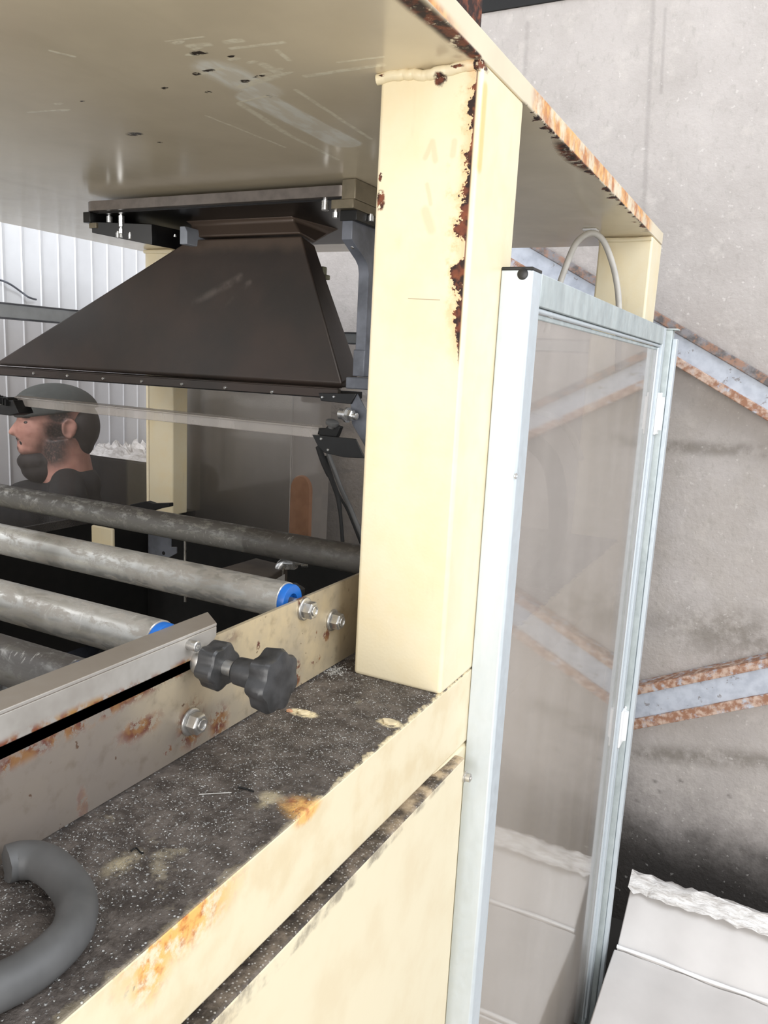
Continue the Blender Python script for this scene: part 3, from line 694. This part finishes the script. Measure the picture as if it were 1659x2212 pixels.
obj('clamp_bar', prism(nb(), [(-1.46, 1.53, .262), (-1.60, 1.47, .285), (-1.60, 1.47, .311), (-1.46, 1.53, .311)], (.06, .4, 0)), 'flange_under', hd, .001)
p = ony(396, 508, 1.56); pr_ = [(-.0115, .021), (.004, .021), (.0115, .008), (.0115, -.021), (-.0115, -.021)]
obj('arm', prism(nb(), [(p.x+a, 1.56, p.z+b) for a, b in pr_], (0, .12, 0)), 'slate_light', hd, .0015, label='grey end of the left hanging arm')
def hang(px, y, z1, z0, r, hexa=False, name='bolt'):
    p = ony(px[0], px[1], y); bm = revolve(nb(), (p.x, y, z1), (0, 0, -1), [(0, r*.6), (.003, r*.6), (.0035, r), (z1-z0-.001, r), (z1-z0, r*.85)], 6 if hexa else 18)
    return obj(name, bm, 'chrome', hd)
hang((236, 462), 1.50, .331, .312, .0075)
q = ony(262, 485, 1.50)
hang((262, 470), 1.50, .331, .301, .0075, True); hang((262, 490), 1.50, .300, .2845, .0075, True)
obj('stud', cyl(nb(), (q.x, 1.50, .335), (q.x, 1.50, .276), .0042, 10), 'chrome', hd)
hang((255, 501), 1.495, .2905, .2745, .0058); hang((281, 504), 1.51, .2905, .2735, .0048)
hang((378, 513), 1.56, .291, .284, .004)
hang((703, 440), 1.475, .334, .311, .0085); hang((725, 463), 1.47, .309, .294, .0062, True); hang((801, 473), 1.52, .309, .294, .007)
# end bracket on the right of the lip
pp = [ony(*q, 1.545) for q in ((688, 849), (770, 850), (758, 873), (693, 866))]
br = obj('end_bracket', prism(nb(), pp, (0, .006, 0)), 'flange_under', hd, .001)
for q in ((697, 858), (722, 857)):
    obj('screw', revolve(nb(), ony(*q, 1.545), (0, -1, 0), [(0, .003), (.003, .003), (.004, .002)], 10), 'chrome', br)
p = ony(735, 894, 1.53)
bm = revolve(nb(), p, (1, -.1, -.05), [(0, .012), (.017, .012), (.017, .017), (.022, .017)], 22)
revolve(bm, p+Vector((.022, -.002, -.001)), (1, -.1, -.05), [(0, .0135), (.012, .0135), (.014, .011)], 6)
revolve(bm, p+Vector((.035, -.003, -.002)), (1, -.1, -.05), [(0, .008), (.010, .008), (.012, .005)], 14)
obj('pivot_bolt', bm, 'chrome', hd, label='bright hex pivot bolt')
pp = [ony(*q, 1.55) for q in ((757, 871), (772, 850), (800, 905), (800, 985), (789, 966), (760, 915))]
obj('hanger_plate', prism(nb(), pp, (0, .004, 0)), 'slate', hd, .001)
# bracket with olive plug behind the collar
p = ony(699, 588, 1.75); bm = box(nb(), p.x-.012, p.x+.001, 1.745, 1.765, p.z-.018, p.z+.014); box(bm, p.x-.012, p.x+.011, 1.745, 1.765, p.z-.018, p.z-.006)
obj('plug', bm, 'olive', hd, .002, label='olive plastic plug')

# ------------------------------------------------------------------ light strip
ls = thing('light_strip', 'dusty clear acrylic light strip slung below the hood between black clamps', 'light strip', (-1.4, 1.5, -.2))
A, B = ony(35, 868, 1.5), ony(690, 937, 1.5)
hh = .0105
bm = nb(); prism(bm, [A+Vector((0, 0, hh)), B+Vector((0, 0, hh)), B-Vector((0, 0, hh)), A-Vector((0, 0, hh))], (0, .012, 0))
prism(bm, [A+Vector((0, -.006, hh)), B+Vector((0, -.006, hh)), B+Vector((0, .012, hh+.004)), A+Vector((0, .012, hh+.004))], (0, 0, .004))
obj('diffuser', bm, 'lightbar', ls, .001)
pp = [ony(*q, 1.485) for q in ((674, 939), (768, 948), (788, 990), (742, 988), (700, 978), (686, 963))]
cl = obj('clamp_plate', prism(nb(), pp, (0, .004, 0)), 'black', ls, .001)
for q in ((694, 948), (709, 972)):
    obj('screw', revolve(nb(), ony(*q, 1.485), (0, -1, 0), [(0, .0032), (.002, .0032), (.003, .002)], 12), 'chrome', cl)
pp = [ony(*q, 1.50) for q in ((684, 940), (688, 925), (702, 925), (712, 915), (735, 922), (726, 945))]
obj('clamp_body', prism(nb(), pp, (0, .016, 0)), 'matblack', ls, .002)
p = ony(715, 925, 1.50); obj('thumb_knob', revolve(nb(), p, (.28, -.1, .95), [(0, .007), (.006, .007), (.007, .0135), (.011, .0150), (.016, .0150), (.018, .012)], 22), 'rubber', ls)
pp = [ony(*q, 1.47) for q in ((-40, 858), (14, 858), (20, 866), (28, 864), (40, 893), (20, 898), (-40, 890))]
lc = obj('clamp_plate', prism(nb(), pp, (0, .05, 0)), 'black', ls, .002)
obj('screw', revolve(nb(), ony(3, 872, 1.47), (0, -1, 0), [(0, .003), (.003, .003), (.004, .0015)], 12), 'chrome', lc)
bm = nb()
for k in range(6): box(bm, *(lambda p: (p.x-.004, p.x+.002, 1.462, 1.49, p.z-.006, p.z+.012))(ony(-6+6*k, 862+2*k, 1.48)))
obj('knurling', bm, 'matblack', lc)
# struts and cables down from the clamp
o = obj('cable', tube(nb(), [ony(688, 965, 1.50), ony(700, 1000, 1.49), ony(718, 1040, 1.47), ony(731, 1080, 1.45), ony(737, 1130, 1.44), ony(741, 1190, 1.42)], [.007, .007, .0055, .005, .004, .004], 10), 'matblack'); tag(o, 'black cable dropping from the strip clamp to the farthest roller', 'cable')
o = obj('stay_rod', tube(nb(), [ony(708, 975, 1.505), ony(735, 1050, 1.50), ony(760, 1105, 1.49), ony(790, 1180, 1.48)], .0052, 10), 'rubber'); tag(o, 'slim grey stay rod slanting down behind the cream column', 'rod')
o = obj('cable', tube(nb(), [ony(703, 985, 1.515), ony(728, 1060, 1.51), ony(752, 1105, 1.50), ony(782, 1180, 1.49)], .0032, 8), 'matblack'); tag(o, 'thin black cable running beside the slim grey stay rod', 'cable')

# ------------------------------------------------------------------ right guard: post, door, far post
PXO = -.343
gp = thing('guard_post', 'pale aluminium guard post with black cap against the near cream column', 'post', (-.366, 1.106, FL))
bm = nb()
z0 = FL; z1 = .138; y0, y1 = 1.084, 1.1285
prism(bm, [(XR+.0006, y0, z0), (PXO-.004, y0, z0), (PXO, y0+.004, z0), (PXO, y1, z0), (XR+.0006, y1, z0)], (0, 0, z1-z0))
obj('profile', bm, 'alu', gp, .0015, seg=3)
obj('cap', box(nb(), XR+.0006, PXO, y0, y1, z1, z1+.0045), 'black', gp, .001)
p = ony(1129, 592, y0); obj('plug', revolve(nb(), p, (0, -1, 0), [(0, .0078), (.0012, .0074), (.0022, .005), (.0025, .002)], 28), 'black', gp, label='round black plug')
p = onx(1113, 1028, PXO); obj('screw', revolve(nb(), p, (1, 0, 0), [(0, .0048), (.0015, .0046), (.0022, .003), (.001, .0026)], 14), 'chrome', gp)
gd = thing('guard_door', 'tall aluminium framed guard door with a dusty clear plastic pane', 'door', (-.352, 1.73, FL+.1))
DB = FL+.03
obj('top_rail', box(nb(), -.370, PXO, 1.1302, 2.29, .0935, .1385), 'alu_dull', gd, .0012)
obj('bead', box(nb(), -.354, PXO-.004, 1.1302, 2.29, .0850, .0925), 'alu', gd, .003)
obj('bead', box(nb(), -.356, PXO-.009, 1.1302, 2.28, .0765, .0845), 'alu_dull', gd, .002)
obj('stile', box(nb(), -.370, PXO, 2.2905, 2.330, DB, .1385), 'alu', gd, .0012)
obj('bead', box(nb(), -.356, PXO-.006, 2.268, 2.290, DB+.05, .0845), 'alu', gd, .003)
obj('stile', box(nb(), -.370, -.362, 1.1302, 1.150, DB, .0930), 'alu', gd, .001)
obj('bottom_rail', box(nb(), -.370, PXO, 1.1302, 2.29, DB, DB+.06), 'alu_dull', gd, .0012)
obj('pane', box(nb(), -.3575, -.3535, 1.151, 2.2675, DB+.06, .0765), 'plexi', gd, 0, smooth=False, label='dusty see-through plastic pane')
for zc in (-.095, -1.035):
    h = obj('hinge', box(nb(), PXO, PXO+.006, 2.292, 2.329, zc-.058, zc+.058), 'white', gd, .002, label='white plastic hinge')
    obj('hinge_leaf', box(nb(), PXO, PXO+.007, 2.336, 2.372, zc-.058, zc+.058), 'white', h, .002)
    obj('barrel', cyl(nb(), (PXO+.008, 2.333, zc-.046), (PXO+.008, 2.333, zc+.046), .0085, 18), 'white', h)
fp = thing('guard_post', 'far aluminium post on the hinge side of the guard door', 'post', (-.34, 2.4, FL))
obj('profile', box(nb(), -.372, -.328, 2.342, 2.384, FL, .135), 'alu_dull', fp, .002)
obj('strip', box(nb(), -.3275, -.3150, 2.352, 2.384, FL, .112), 'alu', fp, .002)
obj('cap', box(nb(), -.372, -.3145, 2.340, 2.385, .1352, .139), 'alu_dull', fp, .001)
# cable loop behind the door
cb = thing('cable_loop', 'pale grey cable looping down from a clip under the roof behind the door', 'cable', (-.54, 2.0, .2))
pts = [ony(1180, 720, 1.9), ony(1198, 650, 1.9), ony(1217, 590, 1.92), ony(1240, 533, 1.96), ony(1262, 509, 2.0), ony(1283, 504, 2.03), ony(1303, 520, 2.05), ony(1320, 560, 2.06), ony(1332, 610, 2.06), ony(1337, 670, 2.05), ony(1335, 800, 2.03)]
obj('cable', tube(nb(), pts, .0075, 12), 'cable', cb)
p = onz(1276, 497, ZR-.003); obj('clip', box(nb(), p.x-.018, p.x+.018, p.y-.016, p.y+.016, ZR-.006, ZR-.0003), 'white', cb, .002, label='white clip')
# bundled hose inside, seen through the door pane
pts = [ony(1100, 950, 1.62), ony(1150, 955, 1.62), ony(1190, 1000, 1.62), ony(1205, 1080, 1.62), ony(1200, 1170, 1.62), ony(1165, 1245, 1.62), ony(1100, 1330, 1.62)]
o = obj('hose', tube(nb(), pts, .020, 14), 'matblack'); tag(o, 'thick black hose curving behind the dusty door pane', 'hose')
pts = [ony(1120, 890, 1.72), ony(1160, 890, 1.72), ony(1200, 905, 1.72), ony(1235, 940, 1.68), ony(1255, 990, 1.63)]
o = obj('cable', tube(nb(), pts, .007, 10), 'cable'); tag(o, 'pale cable arching above the black hose behind the door pane', 'cable')

# ------------------------------------------------------------------ left and back guards
lg = thing('safety_guard', 'left guard panel with aluminium top rail and hazy clear pane, a man beyond', 'guard panel', (-2.15, 1.6, FL))
obj('top_rail', box(nb(), -2.165, -2.135, 1.13, YB, .078, .127), 'rail_grey', lg, .002)
bm = nb(); box(bm, -2.1348, -2.1315, 1.13, YB, .121, .126); box(bm, -2.1348, -2.1315, 1.13, YB, .078, .083)
obj('rail_lip', bm, 'slate', lg, .001)
obj('pane', box(nb(), -2.153, -2.149, 1.13, YB, -.60, .078), m_plexi('smoky_clear_plastic', (.95, .94, .94, 1), .04, .04), lg, 0, smooth=False)
bk = thing('safety_guard', 'back guard panel with aluminium top rail between the far columns', 'guard panel', (-1.3, 2.3, FL))
obj('top_rail', box(nb(), XL+CW, XR-CW, 2.30, 2.33, .062, .101), 'rail_grey', bk, .002)
bm = nb(); box(bm, XL+CW, XR-CW, 2.297, 2.30, .095, .100); box(bm, XL+CW, XR-CW, 2.297, 2.30, .061, .066)
obj('rail_lip', bm, 'slate', bk, .001)
obj('pane', box(nb(), XL+CW, XR-CW, 2.313, 2.317, -.66, .062), 'plexi_back', bk, 0, smooth=False)

# cabinet, board and crate beyond the guards
p0, p1 = ony(400, 850, 2.45), ony(633, 850, 2.45)
cb2 = thing('cabinet', 'dark grey sheet metal cabinet behind the back guard', 'cabinet', ((p0.x+p1.x)/2, 2.55, FL))
obj('body', box(nb(), p0.x-.03, p1.x, 2.45, 2.72, FL, p1.z), 'cabinet', cb2, .002)
obj('side_panel', box(nb(), p1.x, p1.x+.004, 2.452, 2.72, FL, p1.z-.004), 'cabinet_side', cb2, .0015)
a, b = ony(641, 1022, 2.40), ony(678, 1200, 2.40)
cx_, rw = (a.x+b.x)/2, (b.x-a.x)/2
pp = [Vector((cx_-rw-.006, 2.36, FL)), Vector((cx_+rw+.006, 2.36, FL))]+[Vector((cx_+rw*math.cos(q_), 2.36, a.z-.055+.055*math.sin(q_))) for q_ in [math.pi*k/12 for k in range(13)]]
o = obj('wooden_board', prism(nb(), pp, (0, .018, 0)), 'wood', None, .003); tag(o, 'narrow brown board with rounded top standing before the grey cabinet corner', 'board')
cr = thing('black_bin', 'black bin topped with crumpled film beside the far cream column', 'bin', (-2.5, 2.45, FL))
obj('bin_body', box(nb(), -2.70, -2.24, 2.42, 2.70, FL, -.445), 'matblack', cr, .01)
bm = nb(); G = [[None]*25 for _ in range(19)]
for i in range(19):
    for j in range(25):
        e = min(i, 18-i, j, 24-j)
        G[i][j] = bm.verts.new((-2.70+.46*j/24, 2.42+.28*i/18, -.444+(0 if e == 0 else random.uniform(.004, .05)*(.6+.6*math.sin(j*.5)**2))))
for i in range(18):
    for j in range(24): bm.faces.new((G[i][j], G[i][j+1], G[i+1][j+1], G[i+1][j]))
obj('crumpled_film', bm, 'film', cr, smooth=False)
o = obj('cable', tube(nb(), [onx(-30, 600, XW+.02), onx(0, 605, XW+.02), onx(22, 614, XW+.03), onx(45, 630, XW+.02), onx(62, 642, XW+.03), onx(78, 647, XW+.02)], .004, 8), 'slate'); tag(o, 'loose dark wire tail hanging on the white ribbed wall', 'wire')

# ------------------------------------------------------------------ the man beyond the left guard
K = 1.10                                          # head scale
hc = onx(112, 918, -2.42)                         # head centre
Fd = Vector((-.66, -.75, 0)).normalized(); Lf = Vector((0, 0, 1)).cross(Fd)   # facing, his left (towards us)
Rm = Matrix((Fd, Lf, Vector((0, 0, 1)))).transposed()
SA = 1.22                                          # a long head: stretched from nose to nape
def hp(a, b, c): return hc+Rm @ (Vector((a*SA, b, c))*K)
pe = thing('person', 'bearded man in a grey cap and black shirt, facing left behind the hazy pane', 'person', (hc.x, hc.y, FL))
def remesh(o, vox, it=6):
    r = o.modifiers.new('remesh', 'REMESH'); r.mode = 'VOXEL'; r.voxel_size = vox; r.use_smooth_shade = True
    s = o.modifiers.new('smooth', 'SMOOTH'); s.iterations = it; s.factor = .5
def cone(bm, a, b, ra, rb, seg=14): a, b = Vector(a), Vector(b); return revolve(bm, a, b-a, [(0, ra), ((b-a).length, rb)], seg)
def limb(bm, pts, rs):
    for i in range(len(pts)-1):
        cone(bm, pts[i], pts[i+1], rs[i], rs[i+1])
    for p, r in zip(pts, rs): ellipsoid(bm, p, (r, r, r), seg=14)
bm = nb()
ellipsoid(bm, hp(-.018, 0, .035), Vector((.098*SA, .076, .088))*K, Rm)
ellipsoid(bm, hp(.035, 0, -.02), Vector((.058*SA, .062, .085))*K, Rm)
ellipsoid(bm, hp(.048, 0, -.075), Vector((.042*SA, .045, .038))*K, Rm)         # jaw and chin
ellipsoid(bm, hp(.073, 0, .022), Vector((.014*SA, .046, .014))*K, Rm)          # brow
cone(bm, hp(.078, 0, .014), hp(.096, 0, -.024), .010*K, .015*K); ellipsoid(bm, hp(.095, 0, -.027), Vector((.015*SA, .015, .011))*K, Rm)
for s in (-1, 1): ellipsoid(bm, hp(.046, .042*s, -.022), Vector((.024*SA, .020, .024))*K, Rm)
ellipsoid(bm, hp(.080, 0, -.053), Vector((.010*SA, .022, .005))*K, Rm); ellipsoid(bm, hp(.077, 0, -.063), Vector((.010*SA, .020, .006))*K, Rm)
for s in (-1, 1):
    ellipsoid(bm, hp(-.046, .082*s, -.004), Vector((.018*SA, .010, .033))*K, Rm @ Matrix.Rotation(-.25*s, 3, 'Z')); ellipsoid(bm, hp(-.034, .080*s, -.012), Vector((.006*SA, .009, .010))*K, Rm)
sh = hp(-.040, 0, -.235)
cone(bm, hp(-.025, 0, -.04), sh+Vector((0, 0, .03)), .076*K, .088*K, 24)
SW = .165; g = FL
def bp(a, b, z): return Vector((hc.x, hc.y, 0))+Fd*a+Lf*b+Vector((0, 0, z))
zs = sh.z+.035
ellipsoid(bm, bp(-.05, 0, zs-.10), (.11, .17, .15), Rm); ellipsoid(bm, bp(-.05, 0, zs-.33), (.10, .145, .20), Rm); ellipsoid(bm, bp(-.05, 0, zs-.53), (.105, .155, .13), Rm)
for s in (-1, 1):
    el = bp(-.06, (SW+.02)*s, zs-.33); wr = bp(.08, (SW+.0)*s, zs-.56); 
    limb(bm, [bp(-.05, SW*s, zs-.03), el, wr], [.055, .042, .030])
    pc = wr+(wr-el).normalized()*.05; ellipsoid(bm, pc, (.045, .018, .036), Rm)
    dd = (wr-el).normalized(); side = Fd.cross(dd).normalized()
    upv = side.cross(dd).normalized()
    for k, L in enumerate((.062, .072, .068, .052)):
        b0 = pc+dd*.035+upv*(.024-.016*k); limb(bm, [b0, b0+dd*L*.55, b0+dd*L-Lf*s*.012], [.0095, .009, .008])
    limb(bm, [pc+upv*.03, pc+upv*.045+dd*.03, pc+upv*.04+dd*.055], [.011, .010, .009])
    hip = bp(-.05, .09*s, zs-.55); kn_ = bp(.0, .10*s, (zs-.55+g)*.5+.02); an = bp(-.05, .10*s, g+.09)
    limb(bm, [hip, kn_, an], [.085, .058, .042]); limb(bm, [an-Vector((0, 0, .045)), an+Fd*.15-Vector((0, 0, .06))], [.043, .033])
tk = T('face_skin'); fb = lambda c, r, sf: tk.blob(hp(*c), tuple(r), sf)
bd = tk.union(*[fb((-.012, .062*q, -.020), (.042, .05, .055), .55) for q in (-1, 1)], *[fb((-.010, .066*q, -.055), (.050, .05, .045), .55) for q in (-1, 1)], *[fb((-.004, .06*q, -.085), (.058, .05, .050), .5) for q in (-1, 1)],
    fb((.030, 0, -.118), (.085, .09, .038), .5), fb((.082, 0, -.047), (.026, .05, .008), .5), fb((.078, 0, -.079), (.016, .03, .009), .6), *[fb((-.02, .07*q, .035), (.045, .04, .03), .5) for q in (-1, 1)])
lipm = fb((.082, 0, -.060), (.024, .036, .007), .4)
kc = tk.mix(tk.ss(.35, .7, tk.noise(30, 3)), lin(188, 138, 122), lin(170, 120, 106)); kc = tk.mix(lipm*.6, kc, lin(140, 84, 80))
kc = tk.mix(bd*(tk.ss(.25, .55, tk.noise(160, 3))*.25+.75), kc, lin(40, 31, 29)); tk.pbr(kc, .6, bump=tk.noise(200, 2), bstr=.05)
for q in (-1, 1):
    ring = [hp(-.046+.017*math.cos(a_), .090*q, -.004+.030*math.sin(a_)) for a_ in [math.pi*2*k/10 for k in range(-3, 6)]]; tube(bm, ring, .0058*K, 8, 4)
body = obj('body', bm, tk.m, pe); remesh(body, .0055, 5)
bm = nb()                                                                    # black T-shirt
ellipsoid(bm, bp(-.095, 0, zs+.0), (.075, .13, .075), Rm); ellipsoid(bm, bp(.07, 0, zs-.10), (.135, .15, .12), Rm); ellipsoid(bm, bp(-.05, 0, zs-.10), (.125, .175, .16), Rm); ellipsoid(bm, bp(-.05, 0, zs-.33), (.115, .16, .21), Rm); ellipsoid(bm, bp(-.05, 0, zs-.50), (.12, .168, .14), Rm)
for s in (-1, 1): limb(bm, [bp(-.05, .09*s, zs+.015), bp(-.05, SW*s, zs-.03), bp(-.057, (SW+.014)*s, zs-.21)], [.062, .068, .060])
o = obj('shirt', bm, 'shirt', pe); remesh(o, .008, 5)
bm = nb()
ellipsoid(bm, bp(-.05, 0, zs-.60), (.115, .165, .12), Rm)
for s in (-1, 1):
    hip = bp(-.05, .09*s, zs-.58); kn_ = bp(.0, .10*s, (zs-.55+g)*.5+.02); an = bp(-.05, .10*s, g+.10)
    limb(bm, [hip, kn_, an], [.098, .074, .062])
o = obj('trousers', bm, 'trousers', pe); remesh(o, .010, 5)
bm = nb()
for s in (-1, 1):
    an = bp(-.05, .10*s, g+.05); limb(bm, [an-Fd*.03, an+Fd*.17-Vector((0, 0, .012))], [.048, .040])
o = obj('shoes', bm, 'shirt', pe); remesh(o, .008, 4)
# hair, beard, cap
bm = nb()
ellipsoid(bm, hp(-.078, 0, .0), Vector((.048*SA, .078, .085))*K, Rm); ellipsoid(bm, hp(-.078, 0, -.055), Vector((.032*SA, .062, .050))*K, Rm)
o = obj('hair', bm, 'hair', pe); remesh(o, .005, 8)
bm = nb()
ellipsoid(bm, hp(.034, 0, -.122), Vector((.058*SA, .060, .042))*K, Rm); ellipsoid(bm, hp(.018, 0, -.150), Vector((.064*SA, .062, .050))*K, Rm)
ellipsoid(bm, hp(-.004, 0, -.118), Vector((.046*SA, .066, .050))*K, Rm)
ellipsoid(bm, hp(.080, 0, -.046), Vector((.013*SA, .026, .007))*K, Rm)
for s in (-1, 1): ellipsoid(bm, hp(.072, .026*s, -.056), Vector((.011*SA, .010, .014))*K, Rm)
o = obj('beard', bm, 'hair', pe); remesh(o, .0045, 12)
bm = nb()
for k in range(1): ellipsoid(bm, hp(-.012, 0, .052), Vector((.112*SA, .088, .088))*K, Rm, 28)
geom = bmesh.ops.bisect_plane(bm, geom=bm.verts[:]+bm.edges[:]+bm.faces[:], plane_co=hp(0, 0, .040), plane_no=Rm @ Vector((-.16, 0, -1)), clear_outer=True)
cutv = [e for e in bm.edges if e.is_boundary]
bmesh.ops.contextual_create(bm, geom=cutv)
ellipsoid(bm, hp(.072, 0, .066), Vector((.055*SA, .066, .016))*K, Rm @ Matrix.Rotation(.12, 3, 'Y'))
o = obj('cap', bm, 'cap', pe, label='grey green cloth cap'); remesh(o, .006, 3)
for s in (-1, 1):
    o = obj('eye', ellipsoid(nb(), hp(.060, .039*s, .010), Vector((.012, .012, .0075))*K, Rm), 'eye', pe)
    o = obj('eyebrow', ellipsoid(nb(), hp(.062, .040*s, .030), Vector((.019, .018, .006))*K, Rm), 'hair', pe)

# ------------------------------------------------------------------ white cartons by the wall
def carton(label, xa, xb, yf, yb, zf, zb, zbot, film):
    t = thing('carton', label, 'box', ((xa+xb)/2, (yf+yb)/2, zbot))
    N = 24; bm = nb()
    top = [[bm.verts.new((xa+(xb-xa)*i/N+random.uniform(-.001, .001), y, z+.003*math.sin(i*1.3)+random.uniform(-.0012, .0012))) for i in range(N+1)] for y, z in ((yf, zf), (yf+.3*(yb-yf), zf+.3*(zb-zf)), (yf+.7*(yb-yf), zf+.7*(zb-zf)), (yb, zb))]
    bf = [bm.verts.new((xa+(xb-xa)*i/N, yf, zbot)) for i in range(N+1)]; bb = [bm.verts.new((xa+(xb-xa)*i/N, yb, zbot)) for i in range(N+1)]
    rows = [bf]+top+[bb]
    for A_, B_ in zip(rows, rows[1:]):
        for i in range(N): bm.faces.new((A_[i], A_[i+1], B_[i+1], B_[i]))
    for i in range(N): bm.faces.new((bb[i], bb[i+1], bf[i+1], bf[i]))
    for i in (0, N): bm.faces.new([r[i] for r in rows])
    obj('carton_body', bm, 'carton', t, .003)
    bm = nb()
    tube(bm, [Vector((xa+(xb-xa)*s/7, yf-.001, zf+.004+.0025*math.sin(s*2.1))) for s in range(8)], .0055, 8, 4, .12)
    tube(bm, [Vector((xa+(xb-xa)*s/7, yf-.004, zf-.012+.002*math.sin(s*1.7))) for s in range(8)], .0035, 8, 4, .15)
    obj('front_edge', bm, 'white', t)
    if film:
        bm = nb(); R = []
        for i in range(41):
            x = xa-.006+(xb-xa+.012)*i/40; R.append([bm.verts.new((x, yb-.075+.02*j+random.uniform(-.006, .006), zb+(-.018+.012*j if j < 3 else .014-.010*(j-3))+random.uniform(-.006, .010))) for j in range(6)])
        for A_, B_ in zip(R, R[1:]):
            for j in range(5): bm.faces.new((A_[j], A_[j+1], B_[j+1], B_[j]))
        obj('film_wrap', bm, 'film', t, label='crumpled clear film along the back edge')
carton('white carton nearest the concrete wall, crumpled film along its back edge', -.285, .55, 2.36, 2.58, -1.795, -1.665, FL, True)
carton('white carton in front of the film-topped one, low beside the guard door', -.292, .55, 1.90, 2.355, -1.80, -1.80, FL, False)

# ------------------------------------------------------------------ things lying on the ledge
pts = [onz(*q, ZT+.016) for q in ((18, 1866), (48, 1858), (90, 1862), (135, 1895), (165, 1945), (158, 2005), (118, 2055), (60, 2100), (0, 2132), (-120, 2185), (-300, 2260))]
bm = tube(nb(), pts, .0160, 18, 6)
bm.verts.ensure_lookup_table()
for v in bm.verts[:18]: v.co += (pts[0]-pts[1]).normalized()*random.uniform(0, .0035)
tag(obj('hose_offcut', bm, 'rubber'), 'curved grey rubber hose offcut lying on the grimy ledge', 'hose')
# crumbs of swarf scattered over the grime
bm = nb()
def crumb(bm, p, s):
    v = [bm.verts.new(Vector(p)+Vector((random.uniform(-1, 1), random.uniform(-1, 1), random.uniform(.1, 1)))*s) for _ in range(4)]
    for q in ((0, 1, 2), (0, 2, 3), (0, 3, 1), (1, 3, 2)): bm.faces.new([v[i] for i in q])
cnt = 0
while cnt < 5200:
    y = random.uniform(.28, .965); x = random.uniform(-.555, -.398)
    dens = .30+.7*(math.sin(x*60+y*23)*math.sin(y*31-x*17)+1)/2
    if y > .72: dens *= 1.2
    if x > -.44 and y < .7: dens *= .35
    if random.random() > dens: continue
    crumb(bm, (x, y, ZT), random.choice((.0004, .0006, .0007, .0009, .0012))); cnt += 1
for _ in range(260):
    crumb(bm, (random.gauss(-.557, .010), random.gauss(.955, .012), ZT), .002)
tag(obj('swarf_crumbs', bm, 'crumb', smooth=False), 'pale crumbs of swarf scattered over the grimy ledge', 'debris', kind='stuff')
def flake(px, label, s, mt='chip', seedn=0):
    rr = random.Random(seedn); p = onz(*px, ZT); n = 9; bm = nb()
    top = [bm.verts.new(p+Vector((math.cos(a)*s*rr.uniform(.6, 1.1), math.sin(a)*s*.6*rr.uniform(.6, 1.1), .0012+rr.uniform(0, .0025)))) for a in [2*math.pi*i/n for i in range(n)]]
    bot = [bm.verts.new(Vector((v.co.x, v.co.y, ZT+.0003))) for v in top]
    bm.faces.new(top); bm.faces.new(bot[::-1])
    for i in range(n): bm.faces.new((top[i], bot[i], bot[(i+1) % n], top[(i+1) % n]))
    tag(obj('paint_flake', bm, mt, smooth=False), label, 'flake', 'paint flakes on the ledge')
flake((843, 1562), 'largest cream paint flake near the ledge edge below the column', .013, seedn=3)
flake((655, 1541), 'cream paint flake lying below the big black knob', .010, seedn=5)
flake((625, 1537), 'small brown flake touching the cream one below the knob', .006, M['wood'], 8)
pts = [onz(*q, ZT+.002) for q in ((283, 1838), (294, 1832), (303, 1841), (310, 1843))]
tag(obj('twig', tube(nb(), pts, .0009, 6, 4), 'matblack'), 'tiny bent dark twig on the ledge right of the hose offcut', 'twig')
pts = [onz(*q, ZT+.0015) for q in ((515, 1700), (532, 1704), (548, 1710))]
tag(obj('twig', tube(nb(), pts, .0010, 6, 4), 'matblack'), 'short dark sliver near the middle of the grimy ledge', 'twig')
pts = [onz(*q, ZT+.0015) for q in ((430, 1716), (465, 1714), (500, 1712))]
tag(obj('twig', tube(nb(), pts, .0005, 6, 4), 'crumb'), 'thin pale straw lying left of the short dark sliver', 'twig')
